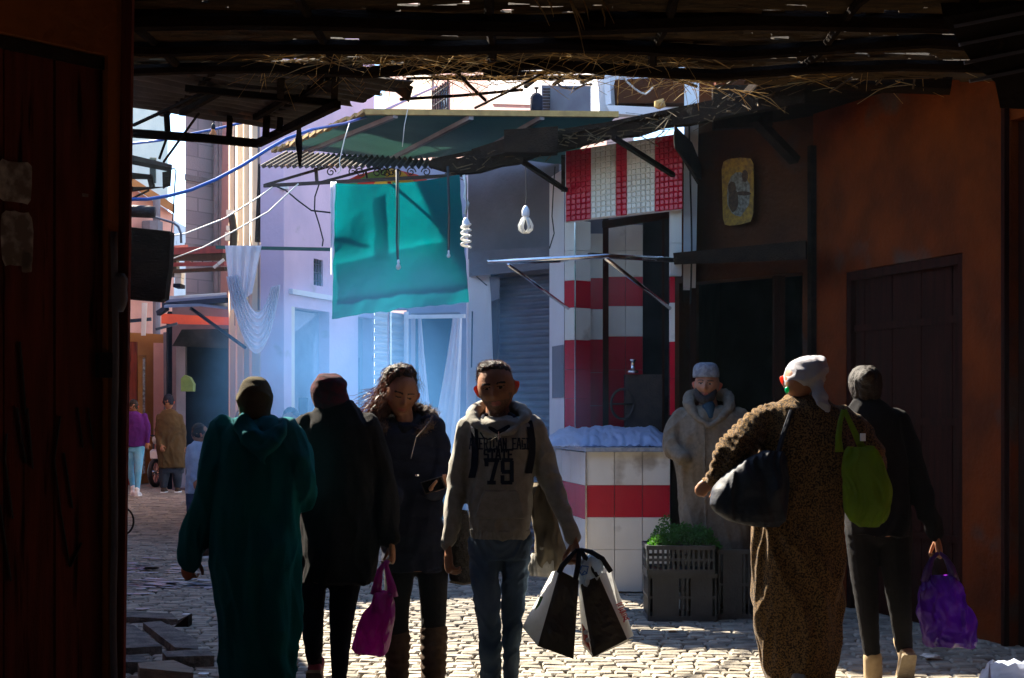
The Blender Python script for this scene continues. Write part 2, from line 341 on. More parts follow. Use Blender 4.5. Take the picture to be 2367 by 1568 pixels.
# ---- right orange wall
B0 = Vector((2.54, 11.26, 0)); BD = Vector((.319, -.948, 0)); BN = Vector((.948, .319, 0))
rb = lambda t, n=0, z=0: B0 + BD * t + BN * n + Vector((0, 0, z))
def rbox(mb, t0, t1, n0, n1, z0, z1, mi=0):
    return mb.hexa([rb(t0, n0, z0), rb(t1, n0, z0), rb(t1, n1, z0), rb(t0, n1, z0), rb(t0, n0, z1), rb(t1, n0, z1), rb(t1, n1, z1), rb(t0, n1, z1)], mi)
t = thing('orange_house', 'deep orange plastered house wall with a maroon plank door on the right', 'house', rb(0))
mb = MB(); z = 2.56
rbox(mb, -.456, .03, 0, .4, 0, 3.9); rbox(mb, .03, 1.49, 0, .4, z, 3.9); rbox(mb, 1.49, 1.99, 0, .4, 0, 3.9); rbox(mb, 1.99, 3.2, 0, .4, 3.35, 3.9); rbox(mb, 3.2, 5.2, 0, .4, 0, 3.9)
mb.hexa([rb(5.2), rb(5.2) + Vector((.2, -13, 0)), rb(5.2) + Vector((.6, -13, 0)), rb(5.2, .4)] + [p + Vector((0, 0, 3.9)) for p in (rb(5.2), rb(5.2) + Vector((.2, -13, 0)), rb(5.2) + Vector((.6, -13, 0)), rb(5.2, .4))])
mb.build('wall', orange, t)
mb = MB()
for i in range(8): rbox(mb, .03 + i * .1825, .2085 + i * .1825, .05 + .006 * (i % 2), .1, 0, z - .004)
dr = mb.build('wooden_door', doorwood, t)
mb = MB(); rbox(mb, .033, .09, .005, .049, 0, z - .006); rbox(mb, 1.43, 1.487, .005, .049, 0, z - .006); rbox(mb, .091, 1.429, .005, .049, z - .07, z - .006); mb.build('door_frame', doorwood, t)
for zz in (.6, 1.4, 2.1): rbox(MB(), .1, 1.42, .03, .0485, zz, zz + .05).build('cross_bar', doorwood, dr)
mb = MB(); mb.tube([rb(.2, .02, 1.1), rb(.2, -.02, 1.1), rb(.2, -.02, 1.22), rb(.2, .02, 1.22)], .008, 6); mb.build('handle', doorwood, dr)
mb = MB(); rbox(mb, 1.993, 3.197, .06, .12, 0, 3.34); mb.build('tall_panel_door', doorwood, t)
mb = MB(); rbox(mb, -.46, -.40, -.05, -.003, 0, 3.6); mb.build('corner_strip', oldwood, t)
mb = MB(); rbox(mb, 1.95, 1.985, -.04, -.003, 0, 3.5); mb.build('downpipe', doorwood, t)

# ---- shop between the stall and the orange house
t = thing('corner_shop', 'brown walled shop with a black open doorway behind the man in the hooded robe', 'shop', G(1700, 12.4))
a, b = G(1552, 13.0), G(1880, 11.78)
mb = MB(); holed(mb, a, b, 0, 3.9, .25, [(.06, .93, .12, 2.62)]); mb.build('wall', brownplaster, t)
mb = MB(); q0, q1 = a.lerp(b, .02), a.lerp(b, .97); off = Vector((.2, .7, 0))
mb.slab([q0 + off * 4, q1 + off * 3.6, q1 + off * 3.6 + Vector((0, 0, 3)), q0 + off * 4 + Vector((0, 0, 3))], (0, .1, 0))
mb.slab([q0 + off * .4, q0 + off * 4, q0 + off * 4 + Vector((0, 0, 3)), q0 + off * .4 + Vector((0, 0, 3))], (-.1, 0, 0))
mb.slab([q1 + off * .4, q1 + off * 3.6, q1 + off * 3.6 + Vector((0, 0, 3)), q1 + off * .4 + Vector((0, 0, 3))], (.1, 0, 0))
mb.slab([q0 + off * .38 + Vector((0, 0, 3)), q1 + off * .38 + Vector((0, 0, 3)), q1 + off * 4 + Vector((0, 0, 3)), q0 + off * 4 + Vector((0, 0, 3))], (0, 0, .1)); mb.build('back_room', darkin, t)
mb = MB(); mb.hexa([a.lerp(b, .04) + Vector((-.08, -.35, 0)), a.lerp(b, .95) + Vector((-.08, -.35, 0)), a.lerp(b, .95), a.lerp(b, .04)] +
                   [p + Vector((0, 0, .14)) for p in (a.lerp(b, .04) + Vector((-.08, -.35, 0)), a.lerp(b, .95) + Vector((-.08, -.35, 0)), a.lerp(b, .95), a.lerp(b, .04))]); mb.build('step', stone, t)
mb = MB(); mb.hexa([P(1558, 612, 11.9), P(1862, 600, 11.0), P(1866, 600, 11.5), P(1560, 612, 12.8), P(1556, 585, 11.9), P(1862, 556, 11.0), P(1866, 560, 11.5), P(1560, 585, 12.8)]); mb.build('lintel_beam', oldwood, t)
mb = MB(); mb.bar(G(1602, 12.6, .15), G(1602, 12.6, 2.6), .05); mb.bar(G(1800, 12.0, .15), G(1800, 12.0, 2.6), .09); mb.build('door_post', doorwood, t)
t = thing('shop_board', 'black board with a slanting brace fixed high on the brown wall above the poster', 'board', P(1700, 300, 11.8))
mb = MB(); mb.slab([P(1648, 197, 11.6), P(1786, 197, 11.3), P(1786, 290, 11.3), P(1650, 298, 11.6)], (0, .08, 0)); mb.build('board', oldwood, t)
mb = MB(); mb.bar(P(1745, 275, 11.35), P(1838, 372, 11.6), .09, .06); mb.build('brace', oldwood, t)
# poster: pale card with a seated figure's blurred shape
t = thing('wall_poster', 'faded yellow and white poster with a dark smudged figure on the brown wall', 'poster', P(1700, 520, 12.3))
qa, qb = P(1668, 440, 12.42), P(1742, 440, 12.16)
pp = lambda u, v, o=.0: qa.lerp(qb, u) + Vector((0, -o - .01, (440 - v) / F * 12.3))
mb = MB(); mb.slab([pp(0, 392), pp(.06, 374), pp(.2, 368), pp(.6, 365), pp(.9, 368), pp(.99, 380), pp(1, 440), pp(.98, 495), pp(.9, 512), pp(.6, 519), pp(.25, 523), pp(.1, 520), pp(.04, 505)], (0, .008, 0)); mb.build('card', pm('faded_yellow_card', (.40, .22, .03), (.2, .11, .03), 30, .8, .3), t)
def blob(mb, c, ru, rv, o, n=14, s=0, mi=0):
    mb.slab([pp(c[0] + ru * math.cos(k * 2 * math.pi / n) * (1 + .25 * nz(k * .9, s)), c[1] + rv * math.sin(k * 2 * math.pi / n) * (1 + .25 * nz(k * .7, s + 3)), o) for k in range(n)], (0, .001, 0), mi)
mb = MB(); blob(mb, (.52, 450), .36, 52, .003); mb.build('pale_field', pm('stained_card', (.26, .24, .2), (.12, .1, .08), 40, .9, .2), t)
mb = MB(); blob(mb, (.32, 436), .13, 16, .006, s=2); blob(mb, (.36, 465), .16, 26, .0075, s=5); blob(mb, (.72, 408), .1, 14, .006, s=7); blob(mb, (.68, 448), .24, 5, .006, s=9); mb.build('smudged_print', pm('smudge_brown', (.10, .055, .03), (.05, .03, .02), 30), t)

# ---- tiled juice stall
t = thing('juice_stall', 'red and white tiled juice stall with a wide counter and steel awning tubes', 'stall', G(1355, 12.1))
def band(mb, px0, px1, Y0, Y1, rows, th=.03):
    """rows: [(y_top, y_bottom, material index)] drawn as flush tiles with grout gaps"""
    for (yt, yb, mi) in rows:
        zt, zb = CH + (HY - yt) * Y0 / F, CH + (HY - yb) * Y0 / F
        a, b = G(px0, Y0), G(px1, Y1); L = (b - a).length; nx = max(1, round(L / .2)); ny = max(1, round((zt - zb) / .3)); d = (b - a) / nx; n = Vector((-d.y, d.x, 0)).normalized() * th
        if n.y < 0: n = -n
        for i in range(nx):
            for j in range(ny):
                p0 = a + d * i + d * .012; p1 = a + d * (i + 1) - d * .012; z0 = zb + (zt - zb) * j / ny + .0015; z1 = zb + (zt - zb) * (j + 1) / ny - .0015
                jn = -n.normalized() * random.uniform(0, .0015)
                mb.hexa([p0 + jn + Vector((0, 0, z0)), p1 + jn + Vector((0, 0, z0)), p1 + n + Vector((0, 0, z0)), p0 + n + Vector((0, 0, z0)),
                         p0 + jn + Vector((0, 0, z1)), p1 + jn + Vector((0, 0, z1)), p1 + n + Vector((0, 0, z1)), p0 + n + Vector((0, 0, z1))], mi)
RW = [redtile, whitetile]
c = MB()
band(c, 1356, 1549, 12.1, 12.1, [(1045, 1122, 1), (1122, 1196, 0), (1196, 1271, 1), (1271, 1368, 1)])
band(c, 1268, 1354, 13.6, 12.1, [(1036, 1104, 1), (1104, 1174, 0), (1174, 1244, 1), (1244, 1325, 1)])
cnt = c.build('counter', RW, t)
mb = MB(); g0, g1, g2, g3 = G(1268, 13.63), G(1355, 12.132), G(1549, 12.132), G(1549, 13.6)
mb.hexa([g0 + Vector((.02, 0, 0)), g1, g2, g3, g0 + Vector((.02, 0, 1.15)), g1 + Vector((0, 0, 1.15)), g2 + Vector((0, 0, 1.15)), g3 + Vector((0, 0, 1.15))]); mb.build('counter_core', grout, t)
mb = MB(); e = [G(1262, 13.6, 1.165), G(1353, 12.03, 1.165), G(1553, 12.03, 1.165), G(1553, 13.6, 1.165)]; mb.slab(e, (0, 0, .035)); mb.build('counter_top', marble, t)
mb = MB(); mb.bar(G(1354.6, 12.09, 0), G(1354.6, 12.09, 1.16), .012); mb.build('corner_trim', chrome, t)
# left white column, tiled pillar
mb = MB(); mb.hexa([G(1270, 13.9), G(1304, 13.35), G(1304, 13.7), G(1290, 14.2)] + [p + Vector((0, 0, 3.7)) for p in (G(1270, 13.9), G(1304, 13.35), G(1304, 13.7), G(1290, 14.2))]); mb.build('column', whitep, t)
mb = MB(); mb.hexa([G(1276, 13.74, 1.62), G(1303, 13.33, 1.62), G(1303, 13.345, 1.62), G(1277, 13.8, 1.62), G(1276, 13.74, 2.1), G(1303, 13.33, 2.1), G(1303, 13.345, 2.1), G(1277, 13.8, 2.1)]); mb.build('grey_plate', greyp, t)
mb = MB(); rows = [(512, 650, 1), (650, 713, 0), (713, 787, 1), (787, 855, 0), (855, 922, 0), (922, 1010, 0)]
band(mb, 1305, 1328, 13.3, 13.2, rows, .2); mb.build('tiled_pillar', RW, t)
mb = MB(); mb.tube([G(1329.5, 13.18, 1.2), G(1329.5, 13.18, 3.2)], .006, 6); mb.build('edge_trim', chrome, t)
mb = MB(); band(mb, 1331, 1394, 13.6, 13.6, [(540, 643, 1), (643, 715, 0), (715, 785, 1), (785, 1015, 0)]); band(mb, 1406, 1486, 13.8, 13.8, [(520, 640, 1), (640, 708, 0), (708, 778, 1), (778, 1010, 0)])
mb.build('back_tiles', RW, t)
mb = MB(); mb.bar(G(1400, 13.15, 1.2), G(1400, 13.15, 3.25), .05); mb.bar(P(1397, 520, 13.1), P(1548, 497, 12.6), .06); mb.bar(G(1533, 12.7, 1.2), G(1533, 12.7, 3.2), .02); mb.build('window_frame', doorwood, t)
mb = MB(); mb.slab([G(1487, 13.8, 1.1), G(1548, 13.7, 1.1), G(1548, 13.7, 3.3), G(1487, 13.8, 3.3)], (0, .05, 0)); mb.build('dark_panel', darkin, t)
mb = MB(); mb.slab([G(1330, 13.9, .0), G(1560, 13.9, .0), G(1560, 13.9, 3.6), G(1330, 13.9, 3.6)], (0, .15, 0)); mb.build('rear_wall', greyp, t)
mb = MB(); band(mb, 1549, 1560, 12.3, 12.3, [(640, 700, 0), (700, 790, 1), (790, 960, 0)], .08)
band(mb, 1549, 1576, 12.42, 12.42, [(486, 638, 1)], .08); mb.build('side_post', RW, t)
mb = MB(); mb.hexa([G(1577, 12.45), G(1612, 12.5), G(1612, 12.9), G(1577, 12.9), G(1577, 12.45, 4), G(1616, 12.5, 4), G(1616, 12.9, 4), G(1577, 12.9, 4)]) if 0 else mb.hexa([G(1579, 12.45, 2.55), G(1608, 12.5, 2.55), G(1608, 12.8, 2.55), G(1579, 12.8, 2.55), G(1582, 12.45, 4.3), G(1616, 12.5, 4.3), G(1616, 12.8, 4.3), G(1582, 12.8, 4.3)]); mb.build('pale_pier', whitep, t)
mb = MB(); mb.tube([G(1596, 12.4, 2.4) + Vector((.02 * nz(z), 0, z)) for z in np.linspace(0, 1.6, 16)], .008, 6); mb.build('wire', cord, t)
# striped fascia with raised bumps
mb = MB(); Yl, Yr = 12.75, 12.25
st = [(1308, 1366, 0), (1366, 1424, 1), (1424, 1449, 0), (1449, 1514, 1), (1514, 1578, 0)]
def fz(px, top):
    u = (px - 1308) / 270; return (350 + (308 - 350) * u) if top else (513 + (483 - 513) * u)
for x0, x1, mi in st:
    nx = max(2, round((x1 - x0) / 11))
    for i in range(nx):
        pa, pb = x0 + (x1 - x0) * i / nx, x0 + (x1 - x0) * (i + 1) / nx
        Ya, Yb = Yl + (Yr - Yl) * (pa - 1308) / 270, Yl + (Yr - Yl) * (pb - 1308) / 270
        for j in range(13):
            def q(p, Y, v): return P(p, fz(p, 1) + (fz(p, 0) - fz(p, 1)) * v, Y)
            a0, b0, b1, a1 = q(pa, Ya, (j + 1) / 13), q(pb, Yb, (j + 1) / 13), q(pb, Yb, j / 13), q(pa, Ya, j / 13)
            cc = (a0 + b0 + b1 + a1) / 4; ins = [p.lerp(cc, .35) + Vector((0, -.014, 0)) for p in (a0, b0, b1, a1)]
            mb.add([a0, b0, b1, a1] + ins, [(0, 1, 5, 4), (1, 2, 6, 5), (2, 3, 7, 6), (3, 0, 4, 7), (4, 5, 6, 7)], mi)
mb.build('striped_fascia', RW, t)
mb = MB(); mb.slab([P(1308, 512, Yl + .03), P(1578, 482, Yr + .03), P(1578, 309, Yr + .03), P(1308, 351, Yl + .03)], (0, .12, 0)); mb.build('fascia_box', whitep, t)
mb = MB()
mb.tube([P(1130, 606, 11.4), P(1400, 592, 11.2), P(1548, 600, 12.3)], .019, 10); mb.tube([P(1130, 606, 11.4), P(1290, 603, 12.4), P(1310, 600, 13.2)], .019, 10)
mb.tube([P(1175, 612, 11.5), P(1313, 713, 13.2)], .015, 10); mb.tube([P(1400, 597, 11.2), P(1548, 713, 12.3)], .017, 10); mb.build('awning_tube', chrome, t, True)
mb = MB(); mb.bar(P(1362, 590, 11.6), P(1556, 602, 12.2), .035); mb.build('awning_bar', blackmetal, t)

# ---- shuttered shop in grey and the cream column beside it
t = thing('shuttered_shop', 'grey plastered shop front with a closed ribbed shutter and a pale column', 'shop', G(1150, 15))
mb = MB(); a, b = G(1082, 15.2), G(1292, 14.3); holed(mb, a, b, 0, 4.05, .25, [(.34, .93, 0, 2.85)]); mb.build('wall', greyp, t)
mb = MB(); mb.hexa([G(1080, 14.95), G(1153, 14.8), G(1153, 15.2), G(1076, 15.3), P(1084, 600, 14.95), P(1132, 600, 14.8), P(1134, 600, 15.2), P(1082, 600, 15.3)]); mb.build('pale_column', whitep, t)
mb = MB(); mb.hexa([P(1084, 640, 14.75), P(1290, 620, 14.0), P(1290, 620, 14.5), P(1084, 640, 15.2), P(1084, 583, 14.75), P(1290, 568, 14.0), P(1290, 568, 14.5), P(1084, 583, 15.2)]); mb.build('lintel', greyp, t)
def shutter(mb, a, b, z0, z1, pitch=.07, amp=.02):
    n = round((z1 - z0) / pitch * 4); pts = []; nn = Vector((a - b).to_tuple()).cross(Vector((0, 0, 1))).normalized()
    if nn.y > 0: nn = -nn
    for i in range(n + 1): z = z0 + (z1 - z0) * i / n; pts.append((z, amp * (.5 + .5 * math.sin(i * math.pi / 2 + .6))))
    v = []; 
    for z, o in pts: v += [a + nn * o + Vector((0, 0, z)), b + nn * o + Vector((0, 0, z))]
    mb.add(v, [(2 * i, 2 * i + 1, 2 * i + 3, 2 * i + 2) for i in range(n)]); return mb
mb = shutter(MB(), G(1154, 14.93), G(1277, 14.42), 0, 2.86); mb.build('roller_shutter', shutterm, t)
mb = MB(); mb.slab([P(1131, 640, 14.75), P(1156, 640, 14.7), P(1154, 690, 14.7), P(1136, 698, 14.75)], (0, .1, 0)); mb.build('carved_bracket', stone, t)
mb = MB(); mb.box(P(1086, 930, 14.8), P(1100, 852, 14.9)); mb.build('meter_box', wplastic, t)
mb = MB(); mb.tube([P(1090, 600, 14.8), P(1102, 640, 14.8), P(1125, 660, 14.7)], .006, 6); mb.tube([P(1092, 720, 14.8), P(1090, 850, 14.8)], .009, 6); mb.build('wire', cord, t)

# ---- corner house: lit left face, shaded lilac front
K = G(656, 17)
t = thing('corner_house', 'tall pink corner house with sunlit cream side and blue grey doors', 'house', K)
mb = MB(); holed(mb, K, G(865, 19.5), 0, 8.6, .3, [(.075, .47, 0, 2.72), (.80, .985, 0, 2.72), (.30, .40, 3.02, 3.34)])
mb.build('front_wall', lavend, t)
far = G(530, 24.5)
mb = MB(); kk = K + Vector((-.003, .002, 0)); q4 = [far, kk, K + Vector((.085, .28, 0)), far + Vector((.3, .1, 0))]; mb.hexa(q4 + [p + Vector((0, 0, 8.6)) for p in q4])
mb.build('side_wall', cream, t)
def along(a, b, t, n=0, z=0):
    d = (b - a).normalized(); nn = Vector((-d.y, d.x, 0)); nn = nn if nn.y < 0 else -nn
    return a.lerp(b, t) + nn * n + Vector((0, 0, z))
FB = G(865, 19.5)
# arched door
def recess(mb, a, b, t0, t1, z0, z1, n=-.12, th=-.05):
    p = [along(a, b, t0, n, z0), along(a, b, t1, n, z0), along(a, b, t1, n + th, z0), along(a, b, t0, n + th, z0)]
    return mb.hexa(p + [q + Vector((0, 0, z1 - z0)) for q in p])
mb = recess(MB(), K, FB, .075, .47, 0, 2.72, -.2); mb.build('arch_door', bluedoor, t)
mb = MB(); n = 18; outer = []; inner = []
for i in range(n + 1):
    a = math.pi * i / n; u = .2725 - .145 * math.cos(a) * (1 if abs(math.cos(a)) < .9 else 1); inner.append((u, 2.05 + .42 * math.sin(a) ** .7))
pts = [(.08, 0), (.08, 2.7), (.465, 2.7), (.465, 0), (inner[-1][0], 0)] + inner[::-1] + [(inner[0][0], 0)]
fr = [along(K, FB, u, -.14, z) for u, z in pts]; bk = [along(K, FB, u, -.19, z) for u, z in pts]
bm = bmesh.new(); vs = [bm.verts.new(p) for p in fr]; vb = [bm.verts.new(p) for p in bk]; f = bm.faces.new(vs)
for i in range(len(vs)): bm.faces.new((vs[i], vs[(i + 1) % len(vs)], vb[(i + 1) % len(vs)], vb[i]))
bmesh.ops.triangulate(bm, faces=[f]); me = bpy.data.meshes.new('m'); bm.to_mesh(me); bm.free(); link('arch_frame', me, pm('pale_blue_door', (.33, .36, .46), (.27, .30, .40), 5, .6, .3, 30), t)
mb = recess(MB(), K, FB, .80, .985, 0, 2.72, -.15); dn = mb.build('narrow_door', pm('pale_blue_door', (0, 0, 0)), t)
for za, zb in ((.3, .95), (1.1, 1.7), (1.75, 2.2)): recess(MB(), K, FB, .84, .945, za, zb, -.145, -.004).build('door_panel', bluedoor, dn)
mb = recess(MB(), K, FB, .30, .40, 3.02, 3.34, -.1); win = mb.build('window', darkin, t)
mb = MB()
for i in range(4): p = along(K, FB, .305 + .03 * i, -.03, 3.02); mb.bar(p, p + Vector((0, 0, .32)), .012)
for i in range(3): mb.bar(along(K, FB, .30, -.025, 3.08 + i * .1), along(K, FB, .40, -.025, 3.08 + i * .1), .012)
mb.build('grille', blackmetal, win)
mb = MB(); p = [along(K, FB, .05, .0, 2.86), along(K, FB, .6, .0, 2.86), along(K, FB, .6, .05, 2.86), along(K, FB, .05, .05, 2.86)]; mb.hexa([p[0], p[1], p[2], p[3]] + [q + Vector((0, 0, .06)) for q in p]); mb.build('moulding', whitep, t)
mb = MB(); p = K + Vector((.18, -.02, 1.45)); mb.box(p, p + Vector((.1, -.05, .2))); mb.build('letter_box', darkin, t)
# flutes, drainpipes and blue doors on the lit side
mb = MB()
for u, wd in ((.18, .1), (.34, .16), (.5, .07), (.62, .2), (.8, .1), (.92, .08)):
    p = along(far, K, u, .0); q = along(far, K, u + wd * .25, .0); nn = (along(far, K, u, .12) - p)
    mb.hexa([p, q, q + nn, p + nn, p + Vector((0, 0, 8.3)), q + Vector((0, 0, 8.3)), q + nn + Vector((0, 0, 8.3)), p + nn + Vector((0, 0, 8.3))])
mb.build('pilaster', cream, t)
mb = MB()
for u in (.27, .57, .73): mb.tube([along(far, K, u, .06, 2.8), along(far, K, u, .06, 8.5)], .035, 6)
mb.build('drainpipe', stone, t)
mb = MB()
for u0, u1 in ((.12, .3), (.4, .62), (.7, .93)): recess(mb, far, K, u0, u1, 0, 2.6, .03, -.028)
sd = mb.build('side_door', pm('pale_blue_door', (0, 0, 0)), t)
for u0, u1 in ((.14, .2), (.22, .28), (.42, .5), (.52, .6), (.72, .8), (.83, .91)): recess(MB(), far, K, u0, u1, 1.4, 2.4, .034, -.003).build('door_panel', bluedoor, sd)
# junction boxes and twisted bracket
for (x, y, Y, s) in ((527, 500, 20, .1), (527, 535, 20, .09), (524, 558, 20, .16), (648, 440, 17, .1)): p = P(x, y, Y); MB().box(p, p + Vector((s, -.12, s * .7))).build('junction_box', wplastic, t)
for pts_, r_ in (([P(536, 500, 19.5), P(541, 540, 19.3), P(538, 580, 19.3)], .05), ([P(604, 380, 18), P(600, 470, 18), P(596, 560, 18)], .04), ([P(640, 400, 17.2), P(634, 480, 17.2), P(628, 530, 17.2)], .03)): MB().tube(pts_, r_, 6).build('cable_bundle', cord, t)

# ---- shop with bright ribbed shutter and dark doorway
RS = thing('ribbed_shutter_shop', 'white shop front with half lit ribbed shutter and tall dark doorway', 'shop', G(950, 20))
mb = MB(); a, b = G(866, 19.6), G(1078, 19.4); holed(mb, a, b, 0, 4.8, .25, [(.02, .36, 0, 2.85), (.40, .93, 0, 2.8)]); mb.build('wall', pm('blue_grey_plaster', (.30, .34, .46), (.22, .26, .38), 2, .9, .3), RS)
mb = shutter(MB(), G(862, 19.0), G(936, 19.75), 0, 2.8, .11, .05); mb.build('roller_shutter', pm('pale_shutter', (.6, .62, .62), (.5, .52, .54), 4, .4, .1, metal=.2), RS)
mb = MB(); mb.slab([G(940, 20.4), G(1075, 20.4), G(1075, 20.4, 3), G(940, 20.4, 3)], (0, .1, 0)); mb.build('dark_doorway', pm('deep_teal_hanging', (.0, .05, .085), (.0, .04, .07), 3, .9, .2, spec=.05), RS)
def curtain(x0, x1, xb0, xb1, Y):
    def f(u, v):
        a = x0 + (x1 - x0) * u; b = xb0 + (xb1 - xb0) * u; px = a + (b - a) * (v ** 1.15)
        return P(px, 735 + (1085 - 735) * v, Y + .05 * math.sin(u * 14 + v * 2))
    return sheet(f, 24, 20)
curtain(1046, 1068, 985, 1060, 19.2).build('right_drape', whitecl, RS, True)
curtain(966, 974, 972, 1010, 19.25).build('left_drape', whitecl, RS, True)
mb = MB(); mb.bar(P(935, 733, 19.3), P(1075, 731, 19.2), .05); mb.tube([G(939, 19.3, .0), G(939, 19.3, 2.8)], .03, 8); mb.build('curtain_rail', wplastic, RS)

# ---- pillar and houses at the far left end of the street
t = thing('masonry_pillar', 'tall weathered grey block tower beside the strip of open sky', 'tower', G(465, 30.60))
mb = MB(); mb.hexa([G(429, 30.00), G(500, 30.72), G(504, 32.40), G(440, 32.40)] + [p + Vector((0, 0, 10)) for p in (G(429, 30.00), G(500, 30.72), G(504, 32.40), G(440, 32.40))]); mb.build('shaft', pillarm, t)
mb = MB()
for z in (3.4, 4.8, 6.2, 7.8): mb.hexa([p + Vector((0, 0, z)) for p in (G(427, 29.92), G(493, 30.60), G(493, 30.67), G(428, 29.99))] + [p + Vector((0, 0, z + .12)) for p in (G(427, 29.92), G(493, 30.60), G(493, 30.67), G(428, 29.99))])
mb.build('stone_course', stone, t)
t = thing('pink_side_house', 'narrow pink house strip with drainpipes between the grey tower and the cream wall', 'house', G(515, 31.20))
mb = MB(); vwall(mb, G(492, 31.20), G(534, 29.52), 0, 10, .3); mb.build('wall', pink, t)
mb = MB(); [mb.tube([G(x, 30.72, 0), G(x, 30.24, 9.8)], .06, 8) for x in (500, 512, 524)]; mb.build('drainpipe', stone, t)
t = thing('salmon_house', 'sunlit salmon pink house far down the street at left', 'house', G(330, 34))
mb = MB(); mb.hexa([G(100, 33), G(402, 36), G(395, 44), G(100, 44)] + [G(100, 33, 7.8), G(402, 36, 6.3), G(395, 44, 6.3), G(100, 44, 7.8)]); mb.build('wall', salmon, t)
mb = MB(); mb.tube([G(362, 35, 0), G(362, 35, 6.6)], .09, 8); mb.tube([G(352, 35, 4.4), G(352, 35, 6)], .25, 8); mb.build('drainpipe', greyp, t)
mb = MB(); mb.hexa([G(100, 32.7, 7.75), G(404, 35.7, 6.3), G(404, 36.2, 6.35), G(100, 33.2, 7.8), G(100, 32.7, 7.95), G(404, 35.7, 6.5), G(404, 36.2, 6.55), G(100, 33.2, 8.0)]); mb.build('parapet', ochre, t)
t = thing('pale_green_house', 'pale mint green house with a small dark window above the salmon roofs', 'house', G(340, 46))
mb = MB(); a, b = G(120, 45), G(388, 46); holed(mb, a, b, 0, 14, .4, [(.84, .90, 8.6, 9.4)]); mb.build('wall', palegreen, t)
mb = MB(); mb.box(G(342, 46.3, 8.5), G(365, 46.6, 9.5)); mb.build('window', darkin, t)
t = thing('far_cream_house', 'low pale house closing the gap under the strip of sky', 'house', G(410, 48))
mb = MB(); mb.box(G(380, 48, 0), G(440, 52, 7.9)); mb.build('wall', whitep, t)
# back shops at the far end
t = thing('dark_shop', 'open shop with black interior and red fascia closing the far end of the street', 'shop', G(480, 27.6))
mb = MB(); holed(mb, G(398, 27.8), G(560, 27.2), 0, 3.55, .3, [(.06, .90, .05, 2.85)]); mb.build('wall', pm('dusky_plaster', (.16, .13, .17), (.11, .10, .13), 2, .9, .3), t)
mb = MB(); mb.slab([G(396, 29.6), G(560, 29.6), G(560, 29.6, 3.4), G(396, 29.6, 3.4)], (0, .2, 0)); mb.slab([G(400, 28.1), G(396, 29.6), G(396, 29.6, 3.4), G(400, 28.1, 3.4)], (-.1, 0, 0)); mb.slab([G(396, 28.1, 3.1), G(560, 28.1, 3.1), G(560, 29.6, 3.1), G(396, 29.6, 3.1)], (0, 0, .1)); mb.build('back_room', pm('blue_black_interior', (.008, .016, .035), (.005, .010, .022), 4, .95, .2, spec=.04), t)
mb = MB(); mb.slab([P(373, 748, 27), P(548, 752, 26.9), P(548, 735, 26.9), P(373, 725, 27)], (0, .1, 0)); mb.build('red_fascia', pm('red_fascia', (.62, .10, .05), (.5, .08, .05), 4, .6, .2), t)
mb = MB(); mb.slab([P(398, 800, 27.3), P(545, 806, 27.2), P(545, 760, 27.2), P(420, 762, 27.3)], (0, .1, 0)); mb.build('valance', darkin, t)
t = thing('hanging_green_bag', 'yellow green sack hanging in the dark shop doorway', 'bag', P(432, 905, 27.4))
mb = MB(); mb.slab([P(418, 905, 27.4), P(446, 905, 27.4), P(447, 888, 27.4), P(438, 872, 27.4), P(426, 867, 27.4), P(418, 876, 27.4)], (0, .2, 0)); mb.build('sack', pm('dull_green', (.15, .25, .08), (.1, .18, .07)), t)
mb = MB(); mb.tube([P(430, 868, 27.5), P(430, 790, 27.5)], .015, 5); mb.build('string', cord, t)
t = thing('ochre_shop', 'sunlit ochre shop front with shutters at the far left', 'shop', G(330, 30))
mb = MB(); holed(mb, G(250, 29.6), G(400, 31), 0, 3.1, .3, [(.45, .58, .2, 2.65), (.25, .33, 0, 2.5)]); mb.build('wall', ochre, t)
mb = MB(); mb.slab([G(286, 29.9), G(318, 29.9), G(318, 29.9, 2.9), G(286, 29.9, 2.9)], (0, -.08, 0)); mb.build('shutter_door', redwood, t)
mb = MB(); mb.slab([G(330, 30.4, .2), G(345, 30.5, .2), G(345, 30.5, 2.6), G(330, 30.4, 2.6)], (0, .1, 0)); mb.build('pale_shutter', paper, t)
mb = MB(); mb.slab([G(358, 30.4), G(382, 30.5), G(382, 30.5, 2.9), G(358, 30.4, 2.9)], (0, -.12, 0)); mb.build('salmon_pier', salmon, t)
mb = MB(); mb.bar(G(388, 30, 0), G(386, 30, 3.1), .12); mb.build('post', greyp, t)

# ---- left row hidden behind the near wall: heights stepped to shade the street around the sun patch
t = thing('left_row_house', 'tall house row on the left hidden behind the near wall', 'house', (-4, 14, 0))
ld = Vector((-.32, .95, 0)); l0 = Vector((-1.75, 5.75, 0))
mb = MB(); p0, p1 = l0, l0 + ld * 25; n_ = Vector((-3, -1, 0)); H = 3.3
mb.hexa([p0, p1, p1 + n_, p0 + n_, p0 + Vector((0, 0, H)), p1 + Vector((0, 0, H)), p1 + n_ + Vector((0, 0, H)), p0 + n_ + Vector((0, 0, H))])
p2 = l0 + ld * 13; 
mb.hexa([p2 + Vector((0, 0, H)), p1 + Vector((0, 0, H)), p1 + n_ + Vector((0, 0, H)), p2 + n_ + Vector((0, 0, H)), p2 + Vector((0, 0, 9)), p1 + Vector((0, 0, 9)), p1 + n_ + Vector((0, 0, 9)), p2 + n_ + Vector((0, 0, 9))]) if 0 else None
